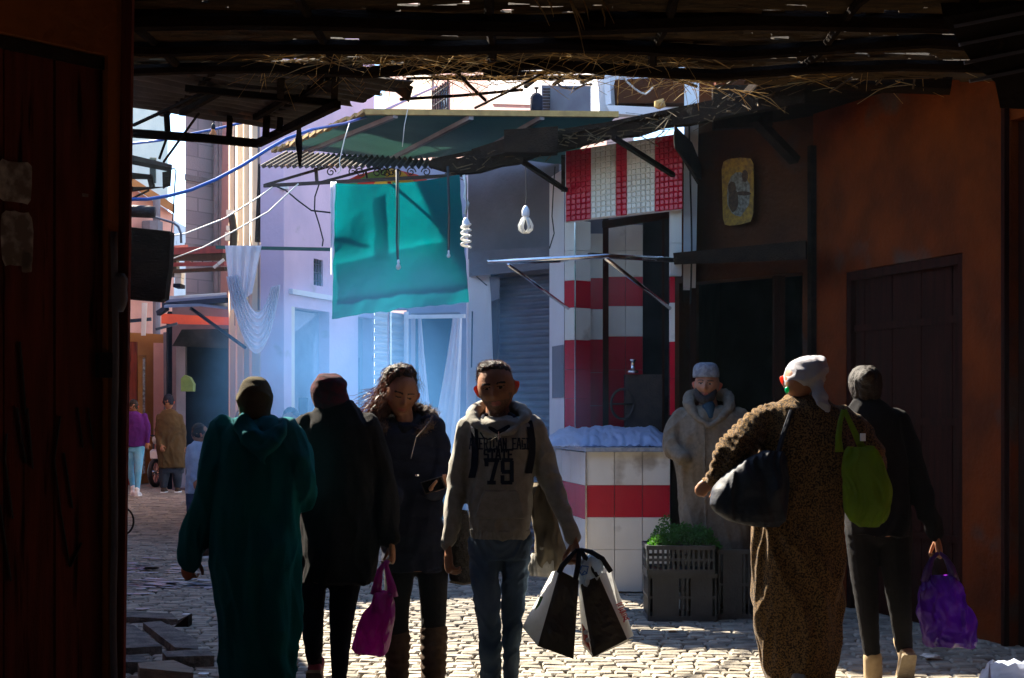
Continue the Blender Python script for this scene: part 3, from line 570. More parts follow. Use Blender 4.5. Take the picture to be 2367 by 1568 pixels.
for s0, s1, hh in ((7.6, 10.3, 3.7), (10.3, 15.2, 5.3), (15.2, 36, 9.8)):
    q0, q1 = l0 + ld * s0, l0 + ld * s1; z_ = Vector((0, 0, H)); Z_ = Vector((0, 0, hh))
    mb.hexa([q0 + z_, q1 + z_, q1 + n_ + z_, q0 + n_ + z_, q0 + Z_, q1 + Z_, q1 + n_ + Z_, q0 + n_ + Z_])
mb.build('wall', salmon, t)

# ---- upper right house with air conditioner
U0, U1 = G(1402, 19.8), G(890, 31)
t = thing('upper_house', 'sunlit white and pink upper storey with grille window above the green tarp', 'house', G(1200, 24))
mb = MB(); u = lambda px: next(k / 400 for k in range(401) if (lambda q: q.x / q.y * F + CX)(U0.lerp(U1, k / 400)) <= px)
holed(mb, U0, U1, 2.9, 12, .4, [(u(1038), u(1004), 5.5, 7.5)])
mb.build('wall', pink, t)
mb = MB(); recess(mb, U0, U1, u(1038), u(1004), 5.5, 7.5, -.1)
wn = mb.build('window', bluedoor, t)
mb = MB()
for i in range(7):
    mb.bar(along(U0, U1, u(1038) + (u(1004) - u(1038)) * i / 6, .02, 5.5), along(U0, U1, u(1038) + (u(1004) - u(1038)) * i / 6, .02, 7.5), .025)
for i in range(10): mb.bar(along(U0, U1, u(1038), .02, 5.6 + i * .2), along(U0, U1, u(1004), .02, 5.6 + i * .2), .02)
mb.build('grille', blackmetal, wn)
mb = MB(); pts = []
for x, y in ((1398, 128), (1398, 262), (1285, 262), (1284, 243), (1140, 240), (1133, 228), (1131, 128)):
    q = along(U0, U1, u(x), .03); pts.append(Vector((q.x, q.y, CH + (HY - y) / F * q.y)))
mb.slab(pts, along(U0, U1, .5, -.028) - along(U0, U1, .5, 0)); mb.build('white_render', whitep, t)
mb = MB(); pts = []
for x, y in ((1002, 128), (1002, 290), (945, 290), (945, 128)):
    q = along(U0, U1, u(x), .03); pts.append(Vector((q.x, q.y, CH + (HY - y) / F * q.y)))
mb.slab(pts, along(U0, U1, .5, -.028) - along(U0, U1, .5, 0)); mb.build('cream_band', cream, t)
t = thing('air_conditioner', 'dark grey air conditioner box with small black gas bottle above the green tarp', 'air conditioner', P(1310, 262, 17.6))
mb = MB(); mb.hexa([P(1252, 266, 17.8), P(1365, 266, 17.3), P(1366, 266, 17.8), P(1256, 266, 18.4), P(1252, 197, 17.8), P(1364, 199, 17.3), P(1366, 199, 17.8), P(1256, 197, 18.4)]); mb.build('casing', shutterm, t)
mb = MB()
for i in range(9): z0 = P(1256, 262 - i * 7, 17.77); mb.bar(z0, P(1270, 262 - i * 7, 17.7), .02)
mb.build('side_fins', blackmetal, t)
t = thing('gas_bottle', 'small dark gas bottle standing left of the air conditioner box', 'gas bottle', P(1240, 262, 17.7))
mb = MB(); c0 = P(1240, 262, 17.6); mb.lathe(c0, [(0, 0), (.07, .01), (.075, .05), (.075, .19), (.05, .23), (.03, .24)], 16); b0 = mb.build('bottle', navyfab, t, True)
mb = MB(); mb.lathe(c0 + Vector((0, 0, .235)), [(.012, 0), (.012, .05), (.03, .06), (.03, .075)], 10); mb.build('valve', blackmetal, t)
# roof terrace box, right of the air conditioner
t = thing('balcony_house', 'orange brown balcony with thick white frame high above the striped stall', 'balcony', P(1500, 250, 14.6))
mb = MB(); mb.slab([P(1385, 262, 14.9), P(1680, 262, 14.9), P(1680, 90, 14.9), P(1385, 90, 14.9)], (0, .2, 0)); mb.build('wall', whitep, t)
mb = MB(); mb.slab([P(1425, 238, 14.7), P(1600, 238, 14.7), P(1600, 175, 14.7), P(1422, 185, 14.7)], (0, .19, 0)); mb.build('orange_panel', brownplaster, t)
mb = MB(); mb.hexa([P(1412, 262, 14.2), P(1600, 275, 14.2), P(1600, 275, 14.85), P(1412, 262, 14.85), P(1400, 243, 14.2), P(1600, 252, 14.2), P(1600, 252, 14.85), P(1400, 243, 14.85)])
mb.hexa([P(1400, 243, 14.25), P(1412, 240, 14.25), P(1414, 240, 14.85), P(1400, 243, 14.85), P(1392, 135, 14.25), P(1404, 135, 14.25), P(1408, 135, 14.85), P(1396, 135, 14.85)]); mb.build('white_frame', whitep, t)
mb = MB(); mb.slab([P(1600, 560, 13.1), P(1960, 560, 13.0), P(1960, 60, 13.0), P(1600, 60, 13.1)], (0, .2, 0)); mb.build('return_wall', brownplaster, t)
mb = MB(); mb.slab([P(1655, 200, 12.8), P(1675, 200, 12.8), P(1675, 60, 12.8), P(1655, 60, 12.8)], (0, .2, 0)); mb.build('orange_pier', orange, t)
# ================================================================== ROOFS, AWNINGS, CLOTHS, CABLES
ZR = 3.28
t = thing('reed_roof', 'dark reed roof with pinholes of daylight and golden straws along its frayed far edge', 'roof', (0, 6, ZR))
mb = MB(); mb.box((-4.6, -7.4, ZR + .04), (5.6, 6.45, ZR + .2)); mb.build('covering', oldwood, t)
rnd = random.Random(3)
mb = MB()
def edgeY(x): return 7.62 + .16 * nz(x * 1.3, 2) + .07 * nz(x * 5, 7) + (.25 if x > .9 else 0)
for layer in range(1):
    y = 6.3
    while y < 8.1:
        x = -3.2 + rnd.random() * .2
        while x < 3.4:
            L = rnd.uniform(.10, .26); ym = y + rnd.uniform(-.006, .006)
            if ym < edgeY(x) - .02 * layer and not (nz(x * .8, ym * 2.0, 5) > -.18 and nz((x + L / 2) * 7, ym * 17, 2) > .10):
                r = rnd.uniform(.012, .019); dz = .03 * nz(x * 1.1, ym * 1.5) + .10 * max(0, ym - 7.2) * 0
                a_ = Vector((x, ym + rnd.uniform(-.02, .02), ZR + layer * .028 + dz + rnd.uniform(-.006, .006))); b_ = Vector((x + L, ym + rnd.uniform(-.02, .02), ZR + layer * .028 + dz + rnd.uniform(-.006, .006)))
                mb.tube([a_, b_], r, 4, cap=False)
            x += L * .9
        y += .026
props(mb.build('reed_mat', reed, t), kind='stuff')
mb = MB()
for yy, rr in ((6.55, .05), (7.0, .035), (7.4, .03)):
    mb.tube([Vector((-3 + i * .45, yy + .16 * nz(i * .5, yy), ZR - .05 + .05 * nz(i * .6, yy + 3))) for i in range(15)], rr, 7)
for xx in (-1.7, -.9, -.1, .7, 1.5, 2.3): mb.tube([Vector((xx + .05 * nz(i, xx), 6.0 + i * .3, ZR - .03 + .01 * nz(i, 4, xx))) for i in range(6)], .022, 6)
# loose poles poking out past the edge
for (x0, y0, x1, y1, Ya, Yb, r) in ((1120, 170, 1420, 163, 7.5, 8.0, .012), (1000, 180, 1395, 178, 7.7, 8.1, .014), (1300, 130, 1215, 200, 7.4, 8.3, .014), (1450, 140, 1345, 190, 7.4, 8.3, .014), (1350, 150, 1280, 195, 7.4, 8.2, .011), (1050, 160, 1122, 232, 7.5, 7.9, .009), (1262, 165, 1098, 250, 7.5, 8.1, .007), (925, 230, 1208, 208, 7.7, 8.1, .009), (1400, 125, 1610, 200, 7.5, 8.4, .009), (940, 182, 1230, 170, 7.6, 8.0, .008)):
    mb.tube([P(x0, y0, Ya), P((x0 + x1) / 2, (y0 + y1) / 2 + 2, (Ya + Yb) / 2), P(x1, y1, Yb)], r, 6)
mb.build('roof_pole', oldwood, t)
mb = MB()
for i in range(560):
    x = rnd.uniform(-1.3, 1.0) if rnd.random() < .8 else rnd.uniform(-1.3, 2.2); y0 = edgeY(x) + rnd.uniform(-.5, .12)
    a_ = Vector((x, y0, ZR + rnd.uniform(-.05, .04))); ang = rnd.gauss(0, .9); L = rnd.uniform(.1, .38)
    if rnd.random() < .5: dx, dy = (L * rnd.choice((-1, 1)), L * .25 * rnd.random())
    else: dx, dy = L * math.sin(ang), L * abs(math.cos(ang)) * .7
    dz = -abs(rnd.gauss(0, .06)) - (.10 * rnd.random() if rnd.random() < .2 else 0) + (.05 if y0 < 7.4 else 0) * 0
    m_ = a_ + Vector((dx * .5, dy * .5, dz * .3)); e_ = a_ + Vector((dx, dy, dz)); mb.tube([a_, m_, e_], [rnd.uniform(.0012, .003)] * 2 + [.001], 3, cap=False)
for (x0, y0, x1, y1) in ((1238, 0, 1270, 60), (1262, -10, 1280, 40), (1310, -20, 1345, 70), (1318, 0, 1352, 130), (1345, -10, 1362, 50), (1380, -20, 1420, 55), (1330, 20, 1352, 70), (1392, 20, 1398, 62)):
    mb.tube([P(x0, y0, 6.2), P((x0 + x1) / 2 + 3, (y0 + y1) / 2, 6.2), P(x1, y1, 6.2)], [.004, .0035, .001], 4)
props(mb.build('loose_straw', straw, t), kind='stuff')
# ceiling panel, upper right
t = thing('plank_ceiling', 'dim ribbed panel under the roof in the upper right corner', 'roof panel', P(2300, 100, 6.4))
mb = MB(); pl = lambda px, py: P(px, py, 6.35)
mb.slab([pl(2180, 40), pl(2420, 0), pl(2420, 255), pl(2312, 250), pl(2300, 190), pl(2250, 150)], (0, .05, .1)); mb.build('panel', rustmetal, t)
mb = MB()
for k in range(4): mb.bar(pl(2205 + k * 12, 62 + k * 42), pl(2430, 18 + k * 44), .014)
mb.build('rib', greyp, t)
t = thing('roof_beam', 'heavy black beam crossing under the reed roof at the upper right', 'beam', P(1900, 130, 7.9))
mb = MB(); mb.tube([P(1400, 100, 7.6), P(1650, 128, 7.9), P(1800, 150, 8.0), P(2000, 170, 8.0), P(2200, 185, 7.9)], [.05, .07, .09, .1, .08], 7); mb.build('beam', oldwood, t)
mb = MB()
for k in range(60): 
    x = rnd.uniform(1480, 2150); p = P(x, 120 + (x - 1480) * .09, 7.8); mb.tube([p, p + Vector((rnd.uniform(-.3, .3), rnd.uniform(-.1, .2), rnd.uniform(-.12, .05)))], .006, 4)
props(mb.build('loose_sticks', reed, t), kind='stuff')
mb = MB(); mb.slab([P(1620, 100, 8.3), P(2250, 100, 8.3), P(2250, 168, 8.3), P(1640, 128, 8.3)], (0, .1, 0)); mb.build('fascia_board', oldwood, t)
t = thing('rear_roof', 'dark flat roof over the shop front at the right', 'roof', (2.5, 10, 3.9))
mb = MB(); mb.slab([Vector((1.75, 8.0, 3.72)), Vector((5, 7.5, 3.72)), Vector((5, 13.4, 3.92)), Vector((2.1, 13.4, 3.92)), Vector((1.75, 11.3, 3.85))], (0, 0, .08)); mb.build('roof', oldwood, t)

# ---- corrugated shed roof, upper left
def corr(name, parent, mat, A, B, C, D, nw, amp, ragged=0, nv=14):
    """A,B near edge left/right; D,C far edge left/right; waves run near-far"""
    nu = nw * 4
    def f(u, v):
        vv = v * (1 + ragged * nz(u * 9, 3)) if v > .99 else v
        p = A.lerp(B, u).lerp(D.lerp(C, u), vv); return p + Vector((0, 0, amp * math.sin(u * nw * 2 * math.pi) + .02 * nz(u * 3, v * 3)))
    return sheet(f, nu, nv).build(name, mat, parent, True)
t = thing('corrugated_roof', 'dark corrugated shed roof on a wooden lattice at the upper left', 'roof', P(600, 200, 8.4))
A, B, C, D = P(290, 100, 7.45), P(955, 190, 7.5), P(640, 300, 8.6), P(300, 250, 8.7)
def f(u, v):
    p = A.lerp(B, u).lerp(D.lerp(C, u), v); e = .012 * math.sin(v * 60) if u > .98 else 0
    return p + Vector((e * 2, 0, .014 * math.sin(v * 42 * 2) + .02 * nz(u * 3, v * 3)))
sheet(f, 20, 110).build('corrugated_sheet', rustmetal, t, True)
mb = MB(); 
mb.slab([P(780, 130, 7.55), P(955, 200, 7.55), P(945, 236, 7.6), P(905, 205, 7.6), P(790, 165, 7.6)], (0, .02, .0)); mb.build('curled_sheet', rustmetal, t)
mb = MB(); bw = .03
S = lambda x0, y0, x1, y1, Ya=8.2, Yb=8.2, w=.03: mb.bar(P(x0, y0, Ya * .955), P(x1, y1, Yb * .955), w)
S(520, 142, 785, 175, 7.9, 7.9, .035); S(430, 205, 780, 240, 8.3, 8.2, .035); S(520, 142, 405, 245, 7.9, 8.9); S(505, 215, 420, 262, 8.3, 8.9); S(652, 152, 648, 222, 7.95, 8.2, .035); S(775, 175, 772, 242, 7.9, 8.2, .035)
S(760, 180, 610, 275, 7.9, 8.9); S(670, 225, 590, 272, 8.2, 8.8)
S(300, 308, 470, 320, 8.9, 8.9, .045); S(470, 320, 596, 332, 8.9, 8.9, .045); S(596, 332, 780, 242, 8.9, 8.1, .04)
S(385, 258, 388, 312, 8.9, 8.9, .03); S(532, 262, 529, 325, 8.9, 8.9, .03); S(617, 270, 614, 318, 8.7, 8.7, .035); S(648, 272, 646, 305, 8.6, 8.6, .03)
S(308, 290, 470, 215, 8.9, 8.3, .015); S(368, 368, 388, 312, 8.9, 8.9, .012); S(378, 375, 460, 262, 8.9, 8.7, .010); mb.build('lattice', oldwood, t)
mb = MB(); mb.lathe(P(380, 270, 8.8), [(0, 0), (.03, .004), (.045, .03), (.02, .045), (.01, .05)], 12); mb.build('lamp_socket', blackmetal, t, True)

# ---- green tarp with tiled lit edge
t = thing('green_tarp', 'large sloping green and grey awning sheet lit along its brown top edge', 'awning', P(1100, 300, 14))
A, B, C, D, E = P(845, 262, 13), P(1430, 268, 12.9), P(1300, 375, 14.3), P(800, 374, 15.2), P(630, 352, 16)
def f(u, v): 
    L = A.lerp(E, v); Rr = B.lerp(C, v); p = L.lerp(Rr, u); p = p + Vector((0, 0, -.09 * v * (1 - v) * 4 * 0 + .025 * math.sin(u * 11) * v + .02 * nz(u * 5, v * 5))); 
    return p
sheet(f, 40, 12).build('tarp', tarpm, t, True)
mb = MB(); mb.bar(A + Vector((0, 0, .01)), B + Vector((0, 0, .01)), .05, .05)
for i in range(13): p = A.lerp(E, i / 13); q = A.lerp(E, (i + .85) / 13); mb.bar(p + Vector((0, 0, .02)), q + Vector((0, 0, .035 * nz(i * 1.7))), .05, .03)
mb.build('edge_batten', pm('amber_wood', (.42, .28, .10), (.28, .18, .07), 12, .8, .3), t)
mb = MB()
for u in (.12, .42, .7): mb.bar(f(u, 0) - Vector((0, 0, .03)), f(u, 1) - Vector((0, 0, .03)), .04)
mb.build('rafter', stone, t)
# smaller corrugated awning below it with iron brackets
t = thing('small_corrugated_awning', 'short dark corrugated awning on scrolled iron brackets below the green tarp', 'awning', P(850, 380, 14))
A2, B2, C2, D2 = P(660, 352, 14.6), P(1090, 372, 13.8), P(1090, 388, 13.0), P(598, 386, 13.4)
def f2(u, v):
    p = A2.lerp(B2, u).lerp(D2.lerp(C2, u), v); return p + Vector((0, 0, .016 * math.sin(u * 2 * math.pi * 34)))
sheet(f2, 200, 4).build('corrugated_sheet', rustmetal, t, True)
mb = MB()
mb.bar(P(610, 430, 13.6), P(1070, 405, 13.2), .03); mb.bar(P(612, 428, 13.6), P(760, 385, 13.6), .022); mb.bar(P(730, 425, 13.5), P(880, 385, 13.5), .022); mb.bar(P(730, 388, 13.5), P(733, 424, 13.5), .03); mb.bar(P(845, 392, 13.5), P(848, 412, 13.5), .02); mb.bar(P(920, 392, 13.4), P(921, 412, 13.4), .02)
mb.build('bracket_bar', blackmetal, t)
mb = MB()
def scroll(px, py, s, flip=1, Y=13.4):
    c = P(px, py, Y); mb.tube([c + Vector((flip * s * (1 - i / 26) * math.cos(i * .42), 0, s * (1 - i / 26) * math.sin(i * .42))) for i in range(22)], .006, 5)
for px, fl in ((872, 1), (893, -1), (905, 1), (918, -1), (885, -1), (815, 1), (832, -1), (765, 1), (950, 1), (985, -1)): scroll(px, 398 + (px % 5), .045, fl)
mb.build('iron_scroll', blackmetal, t)
# parasol peeping over the cloth
t = thing('striped_parasol', 'yellow and red parasol top glowing behind the teal cloth', 'parasol', P(920, 420, 15))
mb = MB(); c0 = P(900, 388, 15.4); n = 12; rim = [c0 + Vector((.62 * math.cos(2 * math.pi * k / n), .62 * math.sin(2 * math.pi * k / n), -.24)) for k in range(n)]
mid = [c0 + Vector((.35 * math.cos(2 * math.pi * k / n), .35 * math.sin(2 * math.pi * k / n), -.10)) for k in range(n)]
for k in range(n): mb.add([c0, mid[k], mid[(k + 1) % n], rim[(k + 1) % n], rim[k]], [(0, 1, 2), (1, 4, 3, 2)], (0, 1, 2)[k % 3])
mb.build('canopy', [pm('yellow_canopy', (.8, .5, .05), None, 5, .7, .1, trans=.6), pm('red_canopy', (.75, .06, .03), None, 5, .7, .1, trans=.6), pm('green_canopy', (.2, .35, .08), None, 5, .7, .1, trans=.6)], t)
mb = MB(); mb.tube([c0 - Vector((0, 0, 2.5)), c0], .02, 8); mb.build('pole', chrome, t)
# ---- beam canopy over the stall
t = thing('timber_canopy', 'ragged dark timber canopy edge sloping up across the front of the striped stall', 'canopy', P(1350, 300, 11.5))
mb = MB()
def plank(pts, th):   # [(px,py,Y,height)]
    for (a, b) in zip(pts, pts[1:]):
        pa, pb = P(a[0], a[1], a[2]), P(b[0], b[1], b[2]); ha, hb = a[3], b[3]
        mb.hexa([pa - Vector((0, 0, ha)), pb - Vector((0, 0, hb)), pb + Vector((0, th, -hb)), pa + Vector((0, th, -ha)), pa, pb, pb + Vector((0, th, 0)), pa + Vector((0, th, 0))])
plank([(990, 372, 12.7, .04), (1020, 362, 12.6, .11), (1060, 366, 12.55, .13), (1110, 350, 12.4, .17), (1160, 340, 12.3, .15), (1200, 326, 12.2, .18), (1250, 318, 12.1, .13), (1300, 298, 12.0, .17), (1350, 290, 11.85, .15), (1420, 280, 11.7, .12), (1480, 270, 11.55, .14), (1540, 258, 11.4, .11), (1600, 246, 11.2, .13), (1720, 213, 10.9, .15), (1860, 190, 10.6, .15)], .12)
plank([(1165, 300, 12.0, .18), (1230, 296, 11.9, .2), (1290, 292, 11.8, .2)], .2)
plank([(1090, 345, 12.5, .10), (1175, 318, 12.1, .12), (1280, 300, 11.9, .10)], .3)
plank([(1560, 300, 10.9, .1), (1615, 380, 11.3, .14)], .09); plank([(1560, 290, 10.9, .16), (1600, 330, 11.1, .2), (1622, 385, 11.4, .1)], .05)
for (x0, y0, Ya, x1, y1, Yb) in ((1205, 372, 12, 1308, 440, 12.7), (1418, 318, 11.2, 1556, 405, 12.2), (1302, 362, 12.3, 1302, 440, 12.7)): mb.bar(P(x0, y0, Ya), P(x1, y1, Yb), .035)
mb.build('timber', oldwood, t)
mb = MB(); mb.slab([P(1000, 370, 12.6) + Vector((0, .1, 0)), P(1860, 190, 10.6) + Vector((0, .1, 0)), P(1860, 190, 10.6) + Vector((.5, 2.2, .4)), P(1000, 370, 12.6) + Vector((-.05, 1.5, .24))], (0, 0, .03)); mb.build('roof_board', oldwood, t)
mb = MB()
for k in range(150):
    u = rnd.random(); p = P(1000 + 840 * u, 368 - 178 * u, 12.65 - 2.1 * u) + Vector((0, rnd.uniform(0, .1), rnd.uniform(-.16, 0.02)))
    mb.tube([p, p + Vector((rnd.uniform(-.16, .16), rnd.uniform(-.1, .1), rnd.uniform(-.09, .05)))], rnd.uniform(.002, .006), 3)
for (x0, y0, x1, y1) in ((1515, 300, 1548, 268), (1530, 308, 1552, 262), (1528, 245, 1535, 230)): mb.tube([P(x0, y0, 10.6), P(x1, y1, 10.6)], .004, 4)
props(mb.build('loose_sticks', reed, t), kind='stuff')
mb = MB(); mb.tube([P(x, y, 9.4) for x, y in ((1436, 155), (1441, 178), (1452, 192), (1468, 206), (1480, 214), (1492, 218), (1500, 212), (1510, 202))], .006, 5); mb.build('dangling_string', whitehose, t)
mb = MB(); mb.tube([P(1518, 250, 10.7), P(1522, 242, 10.7), P(1528, 238, 10.7), P(1534, 248, 10.7)], [.02, .04, .04, .02], 7); mb.build('rag', straw, t)

# ---- unseen high canopy added to shade the street
t = thing('added_shade_canopy', 'unseen cloth canopy added high over the street to shade it', 'canopy', (-4, 18, 6.6))
mb = MB(); mb.slab([Vector((-7.5, 17.9, 6.9)), Vector((-2.75, 17.4, 6.9)), Vector((-3.6, 20.5, 6.9)), Vector((-7.5, 20.8, 6.9))], (0, 0, .02)); mb.build('cloth', oldwood, t)

t = thing('added_shade_sail', 'unseen cloth sail added high over the street to shade its right side', 'canopy', (-2, 15, 6.9))  # added out of view only to shade the ground at the right
mb = MB(); mb.slab([Vector(p) for p in ((-3.5, 15.2, 6.9), (-3.17, 14.04, 6.9), (-.6, 14.04, 6.9), (-.6, 16.8, 6.9), (-3.0, 16.8, 6.9), (-3.8, 16.3, 6.9))], (0, 0, .02)); mb.build('cloth', oldwood, t)

# ---- teal cloth
t = thing('teal_cloth', 'big teal cloth hanging from the iron rail in the centre, lit from behind', 'cloth', P(920, 570, 13))
def tc(u, v):
    xl = 776 + (767 - 776) * v; xr = 1062 + (1084 - 1062) * v; yt = 424 + (404 - 424) * u + 10 * math.sin(u * math.pi) ; yb = 738 + (700 - 738) * u - 4 * math.sin(u * 3)
    return P(xl + (xr - xl) * u, yt + (yb - yt) * v, 12.0 + .03 * math.sin(u * 9 + v * 3) + .03 * nz(u * 4, v * 4) + .006 * (1 - 2 * abs(nz(u * 7 + v * 2.5, v * 5, 7))) + .006 * nz(u * 22, v * 22)) + Vector((.012 * nz(v * 9, 3) * (1 if u > .9 or u < .1 else 0), 0, .018 * nz(u * 11, 6) * v))
sheet(tc, 60, 50).build('cloth', tealm, t, True)
sheet(lambda u, v: tc(u * .999, .56 + .30 * v + .06 * (1 - v) * (1 - u) * 0 - .12 * u * (1 - v)) + Vector((0, .03, 0)), 40, 14).build('shade_band', teal2, t, True)  # extra layer puts the shadowed lower band into the cloth
sheet(lambda u, v: tc(.22 + .12 * u + .06 * v, .0 + .57 * v) + Vector((0, .05, 0)), 6, 20).build('shade_strip', teal2, t, True)  # extra layer imitating a vertical shadow band on the cloth
sheet(lambda u, v: tc(.78 + .22 * u, (.38 + .2 * u) * v) + Vector((0, .04, 0)), 6, 10).build('corner_layer', teal2, t, True)  # extra layer darkening the upper right corner
t = thing('sheer_rag', 'narrow white cloth edge hanging at the left side of the teal cloth', 'cloth', P(768, 500, 13.1))
sheet(lambda u, v: P(764 + 14 * u * (1 - .6 * v), 420 + 215 * v, 13.1 + .03 * math.sin(u * 6)), 6, 16).build('cloth', whitecl, t, True)

# ---- white draped cloth on the corner
t = thing('draped_sheet', 'white sheet slung in deep swags from a rail on the corner house', 'cloth', P(585, 690, 15.6))
def drape(u, v):
    # u across, v along the swag: left edge hangs straight, right edge loops back up
    px = 520 + 88 * u + (14 + 40 * (1 - u)) * (v ** 2) * .7; py = 570 + 215 * v * (1 - .25 * u)
    return P(px, py, 15.6 + .05 * math.sin(u * 26) + .03 * nz(u * 8, v * 2))
sheet(lambda u, v: P(520 + 85 * u + 14 * v * (1 - u) - 22 * u * v, 568 + (150 - 40 * u) * v, 15.6 + .045 * math.sin(u * 24 + v) * (.4 + v)), 70, 24).build('upper_fall', whitecl, t, True)
def swag(u, v):   # u from left hang to right hook, v across the folds
    x0, y0, x1, y1 = 523 + 28 * v, 640 - 5 * v, 648 - 22 * v, 658 + 6 * v; drop = (1 - v) * 168 + v * 70
    s = math.sin(u * math.pi) ** .8
    px = x0 + (x1 - x0) * u; py = y0 + (y1 - y0) * u + drop * s * (1 - .12 * math.cos(u * 3))
    return P(px, py, 15.5 + .035 * math.sin(v * 34 + u * 2))
sheet(swag, 40, 70).build('lower_swag', whitecl, t, True)
mb = MB(); mb.bar(P(500, 572, 15.8), P(770, 577, 15.4), .035); mb.build('rail', pm('painted_green', (.04, .12, .10), None, 9, .5, .1), t)

# ---- left side awnings and frames
t = thing('far_left_awning', 'small dark box awning with pierced sides jutting in at the far left', 'awning', P(330, 400, 17))
mb = MB(); p = lambda x, y, Y: P(x, y, Y)
mb.slab([p(240, 368, 17.2), p(395, 398, 17), p(398, 390, 18.6), p(240, 352, 18.6)], (0, 0, .05)); mb.slab([p(375, 398, 17), p(395, 395, 17), p(393, 425, 17), p(376, 436, 17)], (0, .04, 0)); mb.slab([p(240, 432, 17.2), p(376, 432, 17), p(393, 424, 17), p(393, 430, 17), p(240, 452, 17.2)], (0, .04, 0)); mb.slab([p(240, 392, 17.4), p(350, 404, 17.4), p(340, 414, 17.4), p(240, 412, 17.4)], (0, .04, 0))
mb.bar(p(345, 440, 17), p(300, 462, 17), .02); mb.bar(p(345, 405, 17.2), p(352, 432, 17.2), .06); mb.build('awning', oldwood, t)
mb = MB(); mb.tube([p(394, 392, 17), p(403, 390, 17), p(407, 396, 17), p(404, 430, 17), p(400, 500, 17), p(396, 545, 17)], .008, 5); mb.build('wire', cord, t)
t = thing('red_beam_frame', 'dusty red steel frame crossing in front of the grey tower', 'frame', P(480, 590, 20))
mb = MB(); mb.bar(P(388, 582, 20), P(522, 577, 19), .09); mb.bar(P(394, 612, 20), P(522, 610, 19), .05); mb.bar(P(384, 575, 20), P(430, 572, 20.5), .07); mb.bar(P(432, 580, 20), P(434, 612, 20), .07); mb.build('red_beam', pm('dusty_red', (.42, .10, .12), (.3, .08, .1), 8, .6, .2), t)
mb = MB(); mb.bar(P(388, 593, 20.1), P(522, 592, 19.1), .12); mb.bar(P(392, 628, 20), P(522, 622, 19), .05); [mb.bar(P(430 + k * 24, 586, 20), P(448 + k * 24, 610, 20), .015) for k in range(4)]; mb.bar(P(392, 575, 20.1), P(396, 640, 20.1), .2); mb.build('lattice', blackmetal, t)
mb = MB(); 
for (x0, y0, x1, y1) in ((504, 611, 518, 600), (494, 619, 503, 612)): mb.bar(P(x0, y0, 18.8), P(x1, y1, 18.8), .035)
mb.build('tube_lamp', wplastic, t)
t = thing('market_lamp', 'white square lantern hanging on the red steel frame', 'lamp', P(415, 640, 19.9))
mb = MB(); mb.box(P(403, 642, 19.9), P(427, 630, 20.1)); mb.box(P(404, 660, 19.9), P(426, 646, 20.1)); mb.build('shade', wplastic, t)
mb = MB(); mb.box(P(400, 664, 19.85), P(428, 660, 20.15)); mb.build('base', navyfab, t)
t = thing('blue_awning', 'pair of thin blue grey awning sheets over the dark shop at left', 'awning', P(450, 700, 19))
mb = MB(); mb.slab([P(383, 700, 18.5), P(524, 690, 18), P(524, 683, 20), P(385, 692, 20)], (0, 0, .04)); mb.slab([P(379, 712, 18), P(460, 708, 18), P(526, 716, 18), P(526, 706, 20), P(400, 702, 20)], (0, 0, .03)); mb.build('awning_sheet', pm('blue_sheet', (.35, .42, .58), (.25, .32, .46), 4, .5, .2), t)
mb = MB(); mb.bar(P(378, 706, 18.4), P(524, 694, 17.9), .06); mb.bar(P(440, 712, 18.2), P(568, 805, 18.6), .035); mb.bar(P(366, 725, 18.3), P(386, 712, 18.2), .06); mb.build('awning_bar', pm('dark_blue_metal', (.03, .06, .12), None, 9, .5, .1), t)
t = thing('white_banner', 'narrow white strip hanging above the ochre shop', 'banner', P(330, 740, 22))
mb = MB(); mb.slab([P(326, 776, 22), P(336, 776, 22), P(340, 700, 22), P(328, 700, 22)], (0, .02, 0)); mb.build('strip', whitecl, t)
mb = MB(); mb.bar(P(280, 744, 22.1), P(350, 738, 22.1), .05); mb.bar(P(360, 762, 24), P(410, 748, 24), .04); mb.build('bar', pm('dark_blue_metal', (0, 0, 0)), t)
# ---- bulbs
def bulb(label, px, py, Y, r, topy, mat, kind='round', neck=.5):
    c = P(px, py, Y); t = thing('light_bulb', label, 'light bulb', c, 'bulbs hanging over the street')
    mb = MB()
    if kind == 'spiral':
        pts = [c + Vector((r * .62 * math.cos(a), r * .62 * math.sin(a), -r * 1.6 + a * r * .125)) for a in np.linspace(0, 26, 110)]; mb.tube(pts, r * .17, 6)
    elif kind == 'lobed':
        for k in range(6):
            a = k * math.pi / 3; mb.tube([c + Vector((math.cos(a) * rr, math.sin(a) * rr, z)) for rr, z in ((r * .3, r * .9), (r * .55, r * .5), (r * .85, -.1 * r), (r * .8, -r * .6), (r * .4, -r * .95), (.1 * r, -r))], r * .2, 6)
    else: mb.lathe(c, [(0, -r), (r * .6, -r * .8), (r, -r * .1), (r * .85, r * .5), (r * .45, r * 1.2), (r * .4, r * 1.5)], 16)
    mb.build('glass', mat, t, True)
    mb = MB(); z = r * 1.0 if kind != 'round' else r * 1.45; mb.lathe(c + Vector((0, 0, z)), [(r * .35, 0), (r * .5, r * .2), (r * .5, r * .9), (r * .3, r * 1.3), (r * .12, r * 1.5)], 12); mb.build('cap', wplastic if kind != 'round' or mat is glassy else cord, t, True)
    top = P(px, topy, Y); mb = MB(); mb.tube([c + Vector((0, 0, z + r * 1.4)), c.lerp(top, .5) + Vector((.006, 0, 0)), top], .0035, 5); mb.build('flex', cord, t)
bulb('spiral energy saving bulb at the right edge of the teal cloth', 1077, 545, 10.5, .052, 410, glassy, 'spiral')
bulb('lobed white bulb hanging in front of the grey shop wall', 1215, 520, 10.5, .055, 385, glassy, 'lobed')
bulb('small clear bulb on a long dark cord in front of the teal cloth', 921, 618, 11.5, .021, 400, glassy)
